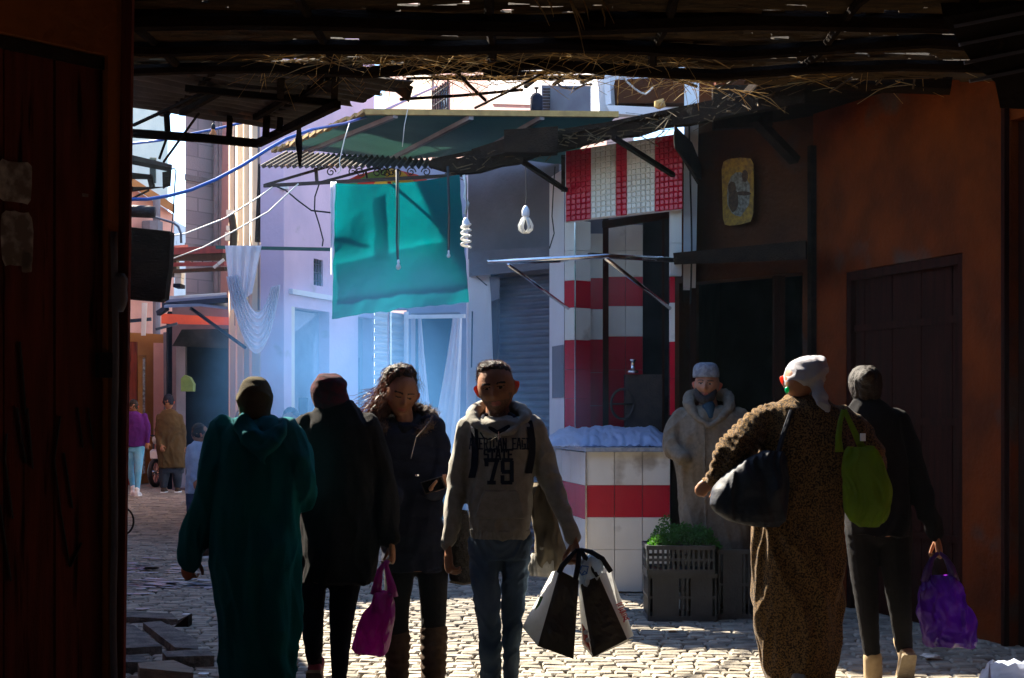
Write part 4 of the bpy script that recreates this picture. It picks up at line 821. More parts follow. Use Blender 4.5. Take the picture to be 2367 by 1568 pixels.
bulb('amber bulb in a dark socket under the corrugated shed roof', 493, 314, 9.0, .026, 264, amber)
bulb('tiny bare bulb end on the second cord before the teal cloth', 1037, 592, 11.5, .016, 400, glassy)
t = thing('hanging_hook', 'thick dark ragged hook hanging below the corrugated shed corner', 'hook', P(692, 340, 8.6))
mb = MB(); mb.tube([P(690, 255, 8.6), P(691, 300, 8.6), P(690, 330, 8.6), P(692, 350, 8.6), P(693, 385, 8.6)], [.008, .014, .022, .018, .008], 7); mb.build('hook', oldwood, t)
# ---- cables
def cable(label, pts, r, mat, name='cable', grp='cables strung across the street'):
    mb = MB(); mb.tube(pts, r, 6); o = mb.build(name, mat, None, True); props(o, label, 'cable', grp); return o
hose = [P(x, y, Y) for x, y, Y in ((290, 461, 9.8), (340, 461, 10), (390, 453, 10.2), (440, 440, 10.4), (500, 415, 10.6), (560, 383, 10.8), (620, 345, 11), (660, 322, 11.2), (720, 300, 11.6), (800, 285, 12.5), (880, 260, 14), (960, 222, 16), (1010, 200, 17))]
cable('bright blue hose curving across from the left wall to the green tarp', hose, .013, bluehose, 'blue_hose')
cable('thin pale wire rising from the curved bracket to the small awning', [P(290, 553, 11)] + [P(x, y, 12) for x, y in ((370, 550), (430, 540), (520, 505), (600, 455), (630, 433))], .006, whitehose)
cable('thin pale wire sloping up past the red frame to the iron rail', [P(x, y, 12.5) for x, y in ((395, 600), (470, 572), (540, 535), (620, 490), (690, 425))], .006, whitehose)
cable('dark cable looping from the iron rail to the teal cloth edge', [P(x, y, 13.3) for x, y in ((640, 432), (660, 440), (690, 465), (720, 487), (765, 492))], .008, cord)
cable('dark cable hanging in a long curve down the lilac wall', [P(x, y, 13.6) for x, y in ((738, 425), (728, 455), (727, 485), (738, 520), (747, 555), (745, 570))], .007, cord)
cable('dark blue cable crossing behind the wooden lattice at upper left', [P(x, y, 13) for x, y in ((300, 333), (370, 325), (430, 312), (500, 298), (560, 284), (640, 276))], .012, bluehose)
cable('thin white string dangling from the tarp edge', [P(x, y, 11) for x, y in ((808, 285), (797, 320), (790, 350), (785, 372), (787, 395), (780, 402))], .004, whitehose, 'string')
cable('thin string hanging down the bright wall behind the tarp', [P(x, y, 11.5) for x, y in ((952, 200), (945, 240), (935, 290), (930, 340))], .003, whitehose, 'string')
cable('thick dark drop cord hanging in front of the teal cloth', [P(917, 392, 11.7), P(918, 480, 11.7), P(917, 560, 11.7), P(919, 600, 11.7)], .009, cord)
cable('second drop cord near the right side of the teal cloth', [P(1035, 385, 11.7), P(1038, 480, 11.7), P(1037, 588, 11.7)], .011, cord)
cable('knotted bright cables beside the right edge of the teal cloth', [P(x, y, 12.4) for x, y in ((1072, 405), (1078, 430), (1074, 455), (1082, 470), (1075, 495))], .014, whitehose)
cable('wire running down the grey wall beside the white stall column', [P(x, y, 13.2) for x, y in ((1283, 385), (1279, 440), (1276, 500), (1281, 540), (1270, 575))], .006, cord)
cable('wires draped along the bright wall over the air conditioner', [P(x, y, 16.5) for x, y in ((1370, 195), (1352, 196), (1330, 205), (1300, 203), (1285, 190))], .012, cord)

# ================================================================== STREET THINGS
# juicer
t = thing('juice_press', 'black and steel juice press standing in the stall window', 'juice press', G(1470, 13, 1.2))
c0 = G(1468, 13.0, 1.2)
mb = MB(); mb.box(c0 + Vector((-.09, -.1, 0)), c0 + Vector((.24, .12, .62))); mb.build('body', blackmetal, t)
mb = MB(); mb.lathe(c0 + Vector((-.03, -.12, .63)), [(.05, 0), (.05, .02), (.018, .03), (.018, .1), (.03, .11), (.03, .12)], 14); mb.build('spout', chrome, t, True)
mb = MB(); mb.tube([c0 + Vector((-.12, -.1 - .01, .36)) + Vector((.10 * math.cos(a), 0, .13 * math.sin(a))) for a in np.linspace(0, 2 * math.pi, 22)], .012, 7); mb.tube([c0 + Vector((-.22, -.11, .36)), c0 + Vector((-.02, -.11, .36))], .01, 6); mb.build('hand_wheel', blackmetal, t, True)
# plastic sheet heap on the counter
t = thing('plastic_sheet_heap', 'crumpled translucent plastic sheet heaped on the stall counter', 'plastic sheet', G(1420, 12.6, 1.2))
def heap(u, v):
    a = G(1262 + (1548 - 1262) * u, 13.3 - 1.2 * v, 1.2); e = min(1, 6 * min(u, 1 - u)) ** .5 * math.sin(min(1, v * 1.15 + .0) * math.pi) ** .6 if v < .87 else 0
    h = .19 * e * (.75 + .5 * nz(u * 3, v * 2, 5)) + .03 * abs(nz(u * 14, v * 9)) + .012 * abs(nz(u * 40, v * 26, 4))
    return a + Vector((.02 * nz(u * 9, v * 9, 2), .03 * nz(u * 7, v * 4, 8), h + .004))
sheet(heap, 90, 50).build('sheet', pm('clear_plastic', (.58, .66, .88), (.5, .58, .8), 9, .3, .4, 20, trans=.35, spec=.6), t, True)
# crates
def crate(label, px0, px1, Y, z0, h, dep, slots):
    x0, x1 = G(px0, Y).x, G(px1, Y).x; t = thing('plastic_crate', label, 'crate', ((x0 + x1) / 2, Y, z0), 'plastic crates by the stall')
    mb = MB(); th = .012
    for (a, b) in (((x0, Y), (x1, Y)), ((x0, Y + dep), (x1, Y + dep)), ((x0, Y), (x0, Y + dep)), ((x1, Y), (x1, Y + dep))):
        ax = a[1] == b[1]; L = (b[0] - a[0]) if ax else (b[1] - a[1]); n = round(L / .035)
        def bx(s0, s1, za, zb, e=0):
            if ax: mb.box((a[0] + s0, a[1] - th / 2 - e, za), (a[0] + s1, a[1] + th / 2 + e, zb))
            else: mb.box((a[0] - th / 2 - e, a[1] + s0, za), (a[0] + th / 2 + e, a[1] + s1, zb))
        bx(0, L, z0, z0 + .035, .004); bx(0, L, z0 + h - .03, z0 + h, .006); bx(0, L, z0 + h * .5 - .01, z0 + h * .5 + .01, .001)
        for i in range(n + 1): bx(i * L / n - .008 + (0 if i else .008), i * L / n + .008 - (0 if i < n else .008), z0 + .02, z0 + h - .02)
        if not slots: bx(.03, L * .42, z0 + .03, z0 + h - .03, -.002); bx(L * .62, L - .03, z0 + .03, z0 + h - .03, -.002)
    mb.box((x0, Y, z0 + .01), (x1, Y + dep, z0 + .02)); mb.build('basket', cratem, t)
    return t
crate('lower black plastic crate on the cobbles below the parsley', 1500, 1655, 10.5, 0, .335, .38, False)
crate('upper black plastic crate full of parsley in front of the stall', 1498, 1650, 10.48, .335, .205, .38, True)
crate('dark plastic crate right of the parsley stack, low against the shop', 1662, 1790, 10.6, 0, .5, .38, False)
t = thing('parsley_bunch', 'heaped green parsley filling the upper crate', 'parsley', G(1575, 10.6, .5))
mb = MB(); xa, xb = G(1500, 10.5).x, G(1668, 10.5).x
for i in range(5200):
    u, v = rnd.random(), rnd.random(); ed = min(1, 5 * min(u, 1 - u)) * min(1, 5 * min(v, 1 - v)) ** .5
    hh = (.03 + .23 * ed * (.55 + .6 * nz(u * 5, v * 4, 3))) * rnd.random() ** .35; c = Vector((xa + (xb - xa) * u + rnd.gauss(0, .008), 10.5 + .36 * v, .50 + hh)); r = rnd.uniform(.005, .012)
    d1 = Vector((rnd.gauss(0, 1), rnd.gauss(0, 1), rnd.gauss(0, .6))).normalized() * r; d2 = d1.cross(Vector((rnd.gauss(0, 1), rnd.gauss(0, 1), rnd.gauss(0, 1)))).normalized() * r
    mb.add([c - d1, c + d2 * .8, c + d1, c - d2 * .8], [(0, 1, 2, 3)])
for i in range(30):
    c = Vector((xa + rnd.uniform(-.015, .0), 10.52 + .3 * rnd.random(), rnd.uniform(.36, .46))); r = .012
    d1 = Vector((0, rnd.gauss(0, 1), rnd.gauss(0, 1))).normalized() * r; d2 = Vector((0, -d1.z, d1.y)); mb.add([c - d1, c + d2, c + d1, c - d2], [(0, 1, 2, 3)])
props(mb.build('leaves', leafm, t), kind='stuff')
# slabs and debris, lower left
def slab(label, pts, z, th, mat=stone, name='stone_slab'):
    mb = MB(); q = []; z *= .4; th *= .4; mat = pm('dirty_slab', (.15, .135, .12), (.07, .065, .06), 9, .95, .9, 40, contrast=(.4, .6)) if mat is stone else mat
    pts = [(x + 5 * nz(x * .37, y * .21), y + 2 * nz(x * .11, y * .3, 4)) for x, y in pts]
    for i, (x, y) in enumerate(pts):
        Y = (CH - z) * F / (y - HY); q.append(Vector(((x - CX) * Y / F, Y, z)))
    mb.slab(q, (0, 0, -th)); o = mb.build(name, mat); props(o, label, 'stone slab', 'broken slabs beside the left wall'); return o
slab('long grey slab with a pale top edge nearest the left wall', [(262, 1412), (395, 1418), (410, 1432), (262, 1425)], .10, .14)
slab('tilted broad grey slab slanting down toward the street', [(330, 1440), (370, 1436), (455, 1478), (460, 1500), (405, 1496)], .12, .12)
slab('pale slab wedge tucked against the foot of the left wall', [(262, 1440), (310, 1445), (372, 1495), (262, 1500)], .11, .13)
slab('wide slab whose dark front edge shelters a snack wrapper', [(375, 1505), (482, 1500), (494, 1516), (385, 1518)], .16, .18)
slab('splintered brown slab nearest the viewer at lower left', [(318, 1532), (400, 1526), (448, 1546), (447, 1556), (322, 1544)], .17, .22, pm('splintered_wood', (.30, .24, .18), (.2, .16, .12), 6, .9, .7, 40, stretch=(1, 5, 5)))
slab('short rough slab between the wall foot and the splintered slab', [(255, 1512), (330, 1516), (345, 1530), (255, 1532)], .15, .2)
t = thing('stone_wedge', 'small dark wedge of stone behind the tilted slab', 'stone', G(420, 10.3, .0))
mb = MB(); a_ = G(402, 10.2); mb.hexa([a_, a_ + Vector((.1, 0, 0)), a_ + Vector((.1, .12, 0)), a_ + Vector((0, .12, 0)), a_ + Vector((.02, .01, .02)), a_ + Vector((.1, 0, .08)), a_ + Vector((.1, .12, .08)), a_ + Vector((.0, .12, .03))]); mb.build('stone', oldwood, t)
def litter(label, px, Y, s, mat, seed, flat=.3, name='litter'):
    rr = random.Random(seed); me = bpy.data.meshes.new('m'); bm = bmesh.new(); bmesh.ops.create_icosphere(bm, subdivisions=2, radius=s)
    for v in bm.verts:
        v.co.z = max(-.3 * s, v.co.z * flat); v.co *= 1 + .5 * nz(v.co.x * 3 / s, v.co.y * 3 / s, seed)
    bm.to_mesh(me); bm.free(); me.transform(Matrix.Translation(G(px, Y, s * .3))); o = link(name, me, mat); props(o, label, 'litter', 'scraps lying on the street'); return o
litter('crumpled red and yellow snack wrapper in the dark recess of the slab', 438, 9.15, .035, pm('wrapper', (.6, .04, .04), (.7, .5, .2), 30, .3, .3, contrast=(.45, .55)), 3, .5)
litter('white paper scrap on the cobbles by the teal gown', 525, 8.62, .035, paper, 6, .08)
litter('twisted white paper strip beside the teal gown hem', 545, 8.7, .03, paper, 8, .08)
litter('small blue white scrap at the lower left edge of the street', 470, 8.35, .03, wplastic, 11, .1)
litter('white scrap lying left of the teal gown', 515, 9.9, .028, wplastic, 12, .1)
litter('bright scrap on the cobbles in the left shade', 430, 10.8, .028, wplastic, 14, .1)
litter('pebble sized scrap on the sunlit cobbles right of the shopping bags', 1555, 9.95, .03, pm('brown_leaf', (.2, .1, .05), None), 15, .2)
litter('flat rag on the street in the middle distance at left', 350, 13.8, .08, oldwood, 16, .12)
# sun dapples imitated by pale glossy patches on the cobbles
mb = MB()
for i in range(46):
    x = rnd.uniform(285, 500); y = rnd.choice((rnd.gauss(1352, 7), rnd.gauss(1312, 9), rnd.uniform(1290, 1430))); Y = 1.5 * F / (y - HY); L = rnd.uniform(.03, .18) * (2 if 1345 < y < 1360 else 1); wd = rnd.uniform(.02, .07); c = G(x, Y, .0); rot = rnd.gauss(.35, .3)
    pts = [c + Vector((L * math.cos(a) * (1 + .5 * nz(a, i)), wd * math.sin(a) * (1 + .5 * nz(a + 4, i)) - L * math.cos(a) * rot, .0065)) for a in np.linspace(0, 2 * math.pi, 11)[:-1]]
    mb.slab(pts, (0, 0, .002))
props(mb.build('sun_dapples', pm('sun_dapple_mat', (.85, .86, .9), None, 5, .08, 0, spec=1)), 'pale glossy patches imitating sun dapples on the cobbles at the left', 'sun dapples', kind='stuff')
# clear plastic bag lower right
t = thing('clear_bag', 'clear plastic bag with a brown box inside in the lower right corner', 'bag', G(2330, 8.0))
def cb(u, v):
    a = u * 2 * math.pi; h = .14 * v; r = .17 * (1 - .35 * v ** 3) * (1 + .1 * nz(u * 9, v * 5)); return G(2345, 7.9, .01 + h + .02 * nz(u * 20, v * 8)) + Vector((r * math.cos(a) * 1.1, r * .6 * math.sin(a), 0))
sheet(cb, 40, 12).build('bag', pm('clear_plastic', (0, 0, 0)), t, True)
mb = MB(); mb.box(G(2315, 7.85, .015), G(2395, 7.98, .08)); mb.build('box', paper, t)
mb = MB(); 
sheet(lambda u, v: G(2284, 7.75, .01) + Vector((.02 * math.cos(u * 6.28) * (1 - v) + .01 * v, .02 * math.sin(u * 6.28) * (1 - v), .17 * v)), 10, 6).build('knot', pm('clear_plastic', (0, 0, 0)), t, True)
litter('folded pale paper on the shaded ground under the purple bag', 2150, 8.9, .06, paper, 21, .12)
# ================================================================== PEOPLE
def fuse(parts, voxel=.006, smooth=3, fold=None, tris=None):
    """join closed shells into one continuous skin by voxel remeshing"""
    v = []; f = []
    for (pv_, pf) in parts: b = len(v); v += [tuple(p) for p in pv_]; f += [tuple(i + b for i in q) for q in pf]
    me = bpy.data.meshes.new('m'); me.from_pydata(v, [], f); me.update()
    bm = bmesh.new(); bm.from_mesh(me); bmesh.ops.recalc_face_normals(bm, faces=bm.faces); bm.to_mesh(me); bm.free()
    o = bpy.data.objects.new('tmp', me); COL.objects.link(o)
    m = o.modifiers.new('r', 'REMESH'); m.mode = 'VOXEL'; m.voxel_size = voxel; m.use_smooth_shade = True
    if smooth: s = o.modifiers.new('s', 'SMOOTH'); s.factor = .5; s.iterations = smooth
    dg = bpy.context.evaluated_depsgraph_get(); out = bpy.data.meshes.new_from_object(o.evaluated_get(dg)); bpy.data.objects.remove(o)
    if fold:
        n = len(out.vertices); co = np.empty(n * 3, np.float32); no = np.empty(n * 3, np.float32)
        out.vertices.foreach_get('co', co); out.vertex_normals.foreach_get('vector', no); co = co.reshape(-1, 3); no = no.reshape(-1, 3)
        d = np.array([fold(p) for p in co], np.float32); co += no * d[:, None]; out.vertices.foreach_set('co', co.ravel()); out.update()
    return out
def ringmesh(rings):
    n = len(rings[0]); v = [p for r in rings for p in r]; k = len(rings)
    f = [(i * n + j, i * n + (j + 1) % n, (i + 1) * n + (j + 1) % n, (i + 1) * n + j) for i in range(k - 1) for j in range(n)]
    f += [tuple(range(n))[::-1], tuple((k - 1) * n + j for j in range(n))]; return v, f
def chain(pts, rs, n=14, flat=None):
    """tapered limb with rounded ends. flat=(axis, factor) squashes the section"""
    pts = [Vector(p) for p in pts]; P2 = []; R2 = []
    for i in range(len(pts) - 1):
        for k in range(5):
            t = k / 5; P2.append(pts[i].lerp(pts[i + 1], t)); R2.append(rs[i] + (rs[i + 1] - rs[i]) * t)
    P2.append(pts[-1]); R2.append(rs[-1])
    for _ in range(2):
        P2 = [P2[0]] + [(P2[i - 1] + P2[i] * 2 + P2[i + 1]) / 4 for i in range(1, len(P2) - 1)] + [P2[-1]]
    d0 = (P2[0] - P2[1]).normalized(); d1 = (P2[-1] - P2[-2]).normalized(); PP = []; RR = []
    for a in (80, 55, 25): PP.append(P2[0] + d0 * R2[0] * math.sin(R(a))); RR.append(R2[0] * math.cos(R(a)))
    PP += P2; RR += R2
    for a in (25, 55, 80): PP.append(P2[-1] + d1 * R2[-1] * math.sin(R(a))); RR.append(R2[-1] * math.cos(R(a)))
    rings = []; px = None
    for i, p in enumerate(PP):
        d = (PP[min(i + 1, len(PP) - 1)] - PP[max(i - 1, 0)]).normalized()
        if px is None: px = d.cross(Vector((0, 1, 0)) if abs(d.y) < .9 else Vector((1, 0, 0))).normalized()
        else: px = (px - d * px.dot(d)).normalized()
        py = d.cross(px); r = []
        for j in range(n):
            a = 2 * math.pi * j / n; o = (px * math.cos(a) + py * math.sin(a)) * RR[i]
            if flat: o = o - Vector(flat[0]) * o.dot(Vector(flat[0])) * (1 - flat[1])
            r.append(p + o)
        rings.append(r)
    return ringmesh(rings)
def cl(Y, pts, dy0=0):   # limb from picture points (px, py, depth offset, radius in px)
    return chain([P(x, y, Y + dy + dy0) for x, y, dy, r in pts], [r * Y / F for x, y, dy, r in pts])
def loft(Y, rows, n=28, pw=2.3, scale=1.0, sub=4, dy=0, closed=True):
    """body shell from silhouette rows (py, px left, px right, half depth in m[, depth offset])"""
    rr = [tuple(r) + (0,) * (5 - len(r)) for r in rows]; out = []
    for a, b in zip(rr, rr[1:]):
        for k in range(sub):
            t = k / sub; out.append([a[i] + (b[i] - a[i]) * t for i in range(5)])
    out.append(list(rr[-1]))
    for _ in range(2): out = [out[0]] + [[(out[i - 1][k] + 2 * out[i][k] + out[i + 1][k]) / 4 for k in range(5)] for i in range(1, len(out) - 1)] + [out[-1]]
    rings = []
    for py, xl, xr, ry, do in out:
        c = P((xl + xr) / 2, py, Y); rx = (xr - xl) / 2 * Y / F * scale; r = []
        for j in range(n):
            a = 2 * math.pi * j / n; ca, sa = math.cos(a), math.sin(a)
            r.append(c + Vector((rx * math.copysign(abs(ca) ** (2 / pw), ca), do + dy + ry * scale * math.copysign(abs(sa) ** (2 / pw), sa), 0)))
        rings.append(r)
    return ringmesh(rings)
def folds(amp, f=9, fz=1.6, seed=0, top=None):
    def g(p):
        a = noise.noise(Vector((p[0] * f + 2.2 * noise.noise(Vector((p[0] * 2, p[1] * 2, p[2] * 1.5 + seed))), p[1] * f, p[2] * fz + seed)))
        b = noise.noise(Vector((p[0] * 22, p[1] * 22, p[2] * 12 + seed)))
        k = 1 if top is None else min(1, max(.25, (top - p[2]) * 1.2))
        c = 1 - 2 * abs(noise.noise(Vector((p[0] * f * 1.6 + seed, p[1] * f * 1.6 + p[2] * 3, p[2] * fz * 2.4 + seed)))); return amp * k * 1.25 * ((1 - 2 * abs(a)) - .6) + amp * .5 * (c - .6) + amp * .18 * b
    return g
def wrinkle(amp, seed=0):     # horizontal creases for sleeves and jeans
    def g(p): return amp * (1 - 2 * abs(noise.noise(Vector((p[0] * 5 + seed, p[1] * 5, p[2] * 17 + 3 * noise.noise(Vector((p[0] * 6, p[1] * 6, seed)))))))) * .8 - amp * .4 + amp * .2 * noise.noise(Vector((p[0] * 30, p[1] * 30, p[2] * 30)))
    return g
# ---- heads
def headM(px, py, Y, h, yaw=0, pitch=0, roll=0):
    """matrix of a head whose centre is at a picture point; h = head height in m; identity faces the viewer"""
    return Matrix.Translation(P(px, py, Y)) @ Matrix.Rotation(R(yaw), 4, 'Z') @ Matrix.Rotation(R(pitch), 4, 'X') @ Matrix.Rotation(R(roll), 4, 'Y') @ Matrix.Scale(h / 2, 4)
def head_shell(M, jaw=.72, ears=True, fem=0):
    nu, nv = 56, 40; rings = []
    for j in range(1, nv):
        th = math.pi * j / nv; z = math.cos(th); r = []
        for i in range(nu):
            a = 2 * math.pi * i / nu; x = math.sin(th) * math.sin(a); y = -math.sin(th) * math.cos(a)
            X = x * .70; Yy = y * .84; Z = z
            if z < 0: k = 1 - (1 - jaw) * (-z) ** 1.3; X *= k * (1 - .12 * max(0, -z - .6)); Yy = Yy * (1 - .30 * (-z) ** 1.5) if y > 0 else Yy * (1 - .06 * (-z)) 
            if y < 0: Yy *= .95; Yy -= .02
            else: Yy += .05
            if y < 0:   # face relief
                g = lambda cx, cz, sx, sz: math.exp(-((X - cx) / sx) ** 2 - ((Z - cz) / sz) ** 2)
                Yy += -.22 * g(0, -.20, .085, .14) - .12 * g(0, -.02, .06, .16) - .055 * (g(.10, -.25, .06, .06) + g(-.10, -.25, .06, .06))
                Yy += .085 * (g(.26, .05, .14, .09) + g(-.26, .05, .14, .09)) - .045 * (g(.26, .20, .2, .07) + g(-.26, .20, .2, .07)) - .02 * (g(.26, .04, .1, .05) + g(-.26, .04, .1, .05))
                Yy += -.065 * g(0, -.49, .17, .05) - .065 * g(0, -.58, .14, .045) + .05 * g(0, -.535, .2, .018) + .04 * g(0, -.68, .2, .05) - .085 * g(0, -.84, .2, .12) - .04 * (g(.38, -.18, .14, .14) + g(-.38, -.18, .14, .14)) + .03 * (g(.36, -.45, .12, .14) + g(-.36, -.45, .12, .14))
            r.append(M @ Vector((X, Yy, Z)))
        rings.append(r)
    parts = [ringmesh(rings)]
    if ears:
        for s in (-1, 1):
            c = [(s * .66, .12, -.30), (s * .72, .10, -.18), (s * .79, .15, -.02), (s * .82, .19, .08), (s * .72, .14, .14)]
            sc = M.to_scale().x; parts.append(chain([M @ Vector(p) for p in c], [sc * .05, sc * .075, sc * .085, sc * .08, sc * .05], 10))
    return parts
def paint_head(me, M, mats_on=True, stubble=False, ear=True, closed=False):
    """slots: 0 skin 1 lips 2 eye white 3 iris 4 brow 5 ear 6 stubble"""
    Mi = M.inverted()
    for p in me.polygons:
        q = Mi @ p.center
        if abs(q.x) > 1 or abs(q.z) > 1.05 or abs(q.y) > 1.1: continue
        ax = abs(q.x)
        if ear and ax > .71 and abs(q.z) < .4: p.material_index = 5; continue
        if q.y > -.3: continue
        if closed and ((ax - .26) / .13) ** 2 + ((q.z - .03 + .02 * math.cos((ax - .26) * 12)) / .024) ** 2 < 1: p.material_index = 4
        elif closed and abs(q.z - .08) < .05 and .12 < ax < .4: pass
        elif ((ax - .26) / .105) ** 2 + ((q.z - .045) / .032) ** 2 < 1: p.material_index = 3 if ((ax - .26) / .06) ** 2 + ((q.z - .045) / .05) ** 2 < 1 else 2
        elif .10 < ax < .45 and abs(q.z - .20 - .04 * math.sin((ax - .1) * 8)) < .032: p.material_index = 4
        elif ax < .19 * (1 - 2.5 * abs(q.z + .535)) and abs(q.z + .535) < .085: p.material_index = 1
        elif .11 < ax < .42 and abs(q.z - .10) < .016: p.material_index = 4
        elif stubble and (q.z < -.42 or (q.z < -.2 and ax > .5)): p.material_index = 6
FACE = [skin, lipm, eyew, iris, browm, skin_ear, stub]
# ---- hands
def hand(wr, d, n, side=1, s=1.0, curl=35, spread=3, thumb=35):
    """wr wrist point, d direction of the fingers, n direction the palm faces; side: which way the thumb leaves (d x n)"""
    wr = Vector(wr); d = Vector(d).normalized(); n = Vector(n); n = (n - d * n.dot(d)).normalized(); u = d.cross(n) * side
    parts = []
    L = .095 * s
    parts.append(chain([wr - d * .02, wr + d * .02 * s, wr + d * .055 * s, wr + d * L], [.024 * s, .030 * s, .040 * s, .038 * s], 14, (tuple(n), .48)))
    for k, (off, ln) in enumerate(((.030, .072), (.010, .080), (-.011, .075), (-.031, .060))):
        c = (curl if not isinstance(curl, (list, tuple)) else curl[k]); p = wr + d * (L - .006) + u * off * s; a = R(c * .6); dirn = d; pts = [p - d * .02]; rr = [.010 * s]
        pts.append(p); rr.append(.0098 * s)
        sp = u * (off * 3.0) * R(spread)
        for seg, fr in enumerate((.44, .31, .25)):
            dirn = (d * math.cos(a) + n * math.sin(a) + sp).normalized(); p = p + dirn * ln * s * fr; pts.append(p); rr.append((.0094, .0086, .0072)[seg] * s); a += R(c * (.9 if seg == 0 else .7))
        parts.append(chain(pts, rr, 8))
    p = wr + d * .03 * s + u * .026 * s + n * .006; q = p + (u * .75 + d * .55 + n * .35).normalized() * .036 * s
    ta = R(thumb); r_ = q + (d * math.cos(ta) + u * .25 + n * math.sin(ta) * .8).normalized() * .034 * s; e = r_ + (d * .9 - u * .15 + n * .5).normalized() * .024 * s
    parts.append(chain([wr + d * .01 * s + u * .01, p, q, r_, e], [.016 * s, .016 * s, .0125 * s, .011 * s, .0085 * s], 8))
    return parts
# ---- shoes
def shoe(parent, ankle, yaw, mat, solem, L=.26, pitch=0, name='shoe', high=.05):
    ankle = Vector(ankle); M = Matrix.Translation(ankle) @ Matrix.Rotation(R(yaw), 4, 'Z') @ Matrix.Rotation(R(pitch), 4, 'X')
    H = ankle.z if pitch == 0 else .09
    prof = [(.07, .032, .05), (.055, .038, .085), (.0, .04, .10), (-.06, .042, .075), (-.12, .047, .055), (-.165, .042, .042), (-.19, .026, .03)]
    def rings(z0f, hf, w=1):
        out = []
        for y, wd, h in prof:
            y *= L / .26; out.append([M @ Vector((wd * w * math.cos(a), y, -H + z0f + (h * hf) * (.5 + .5 * math.sin(a)) + .0)) for a in np.linspace(0, 2 * math.pi, 17)[:-1]])
        return out
    me = fuse([ringmesh(rings(.012, 1))] + [chain([M @ Vector((0, .01, -H + .06)), M @ Vector((0, .012, high))], [.042, .045], 12)], .007, 2); o = link(name, me, mat, parent)
    mb = MB(); rs = [[M @ Vector((wd * 1.08 * sx, y * L / .26 * 1.03, -H + z)) for sx, z in ((-1, .002), (1, .002), (1, .022), (-1, .022))] for y, wd, h in prof]; mb.add(*ringmesh(rs)); mb.build('sole', solem, o)
    return o
def strands(parent, name, roots, mat, length=.1, curl=.02, r=.0006, dirf=None, seed=0, seg=5, kind='stuff'):
    rr = random.Random(seed); mb = MB()
    for p, nrm in roots:
        ph = rr.random() * 6.28; L = length * rr.uniform(.6, 1.2); pts = []
        a = nrm.cross(Vector((.3, .2, .9))).normalized(); b = nrm.cross(a); g = Vector((rr.gauss(0, .3), rr.gauss(0, .3), rr.gauss(0, .3)))
        for k in range(seg + 1):
            t = k / seg; q = p + (nrm + g) * L * t * .6 + (dirf(p, t) * L * t if dirf else Vector()) + (a * math.cos(ph + t * 7) + b * math.sin(ph + t * 7)) * curl * t; pts.append(q)
        mb.tube(pts, [r] * seg + [r * .3], 3, cap=False)
    return props(mb.build(name, mat, parent), kind=kind)
def roots_from(me, n, seed=0, cond=None):
    rr = random.Random(seed); off = Vector(t.location); ps = [p for p in me.polygons if cond is None or cond(p.center + off)]; out = []
    for _ in range(n):
        if not ps: break
        p = rr.choice(ps); out.append((p.center + off + Vector((rr.gauss(0, .002), rr.gauss(0, .002), rr.gauss(0, .002))), p.normal.copy()))
    return out
def person(label, loc): 
    return thing('person', label, 'person', loc)
def body(parent, M, extra, stubble=False, vox=.0055, ears=True, jaw=.72, closed=False):
    me = fuse(head_shell(M, ears=ears, jaw=jaw) + extra, vox, 2)
    paint_head(me, M, stubble=stubble, ear=ears, closed=closed); return link('body', me, FACE, parent)
def put(parent, name, parts, mat, vox=.009, smooth=3, fold=None):
    return link(name, fuse(parts, vox, smooth, fold), mat, parent)
DN = Vector((0, 0, -1))

# ---------------- woman in the teal robe, walking away
Y = 7.2; t = person('person in a long teal robe and olive headscarf walking away', G(590, Y))
M = headM(590, 926, Y, .215, 180)
rows = [(958, 560, 622, .05), (968, 540, 645, .085), (985, 512, 668, .115), (1010, 496, 682, .13), (1060, 490, 690, .145), (1120, 490, 692, .15), (1200, 490, 689, .155), (1280, 490, 692, .165), (1360, 493, 695, .17), (1430, 500, 696, .175), (1500, 508, 690, .18), (1580, 515, 676, .175), (1622, 520, 668, .17)]
Larm = [(520, 1000, 0, 40), (493, 1080, -.02, 40), (470, 1170, -.03, 35), (455, 1230, -.03, 33), (443, 1288, -.03, 32)]
Rarm = [(662, 1002, 0, 40), (690, 1060, 0, 40), (702, 1120, .0, 33), (698, 1160, .10, 30), (668, 1165, .22, 26)]
hw = P(437, 1282, Y - .03)
bd = [cl(Y, [(588, 960, 0, 22), (588, 1000, 0, 26)]), loft(Y, rows[2:], scale=.72), chain([P(520, 1000, Y), P(470, 1170, Y - .03), hw], [.05, .04, .025])] + hand(hw, (-.05, -.05, -1), (.3, .9, 0), 1, .95, 62)
body(t, M, bd, ears=False)
put(t, 'robe', [loft(Y, rows), cl(Y, Larm), cl(Y, Rarm)], tealgown, .008, 2, folds(.026, 8, 1.3, 1, 1.6))
hood = fuse([chain([P(x, y, Y + dy) for x, y, dy in pts], rr) for pts, rr in (
    ([(545, 972, -.09), (560, 1000, -.14), (585, 1035, -.165), (605, 1050, -.17), (628, 1030, -.165), (648, 1000, -.14), (655, 975, -.09)], [.022, .03, .034, .03, .034, .03, .022]),
    ([(565, 968, -.09), (590, 1010, -.135), (610, 1022, -.14), (640, 990, -.12)], [.03, .045, .045, .03]), ([(600, 1050, -.165), (612, 1075, -.16)], [.028, .012]))], .008, 3, folds(.01, 10, 6, 4)); link('hood', hood, tealgown, t)
put(t, 'headscarf', [loft(Y, [(873, 574, 602, .03), (880, 561, 616, .075), (895, 551, 626, .10), (918, 547, 630, .108), (945, 548, 630, .105), (965, 551, 627, .095), (985, 556, 622, .08)], pw=2.1)], olive, .007, 3, folds(.007, 6, 9, 8))
shoe(t, P(560, 1628, Y) * 1.0 + Vector((0, 0, .02)), 180, bootm, blackmetal) if 0 else None

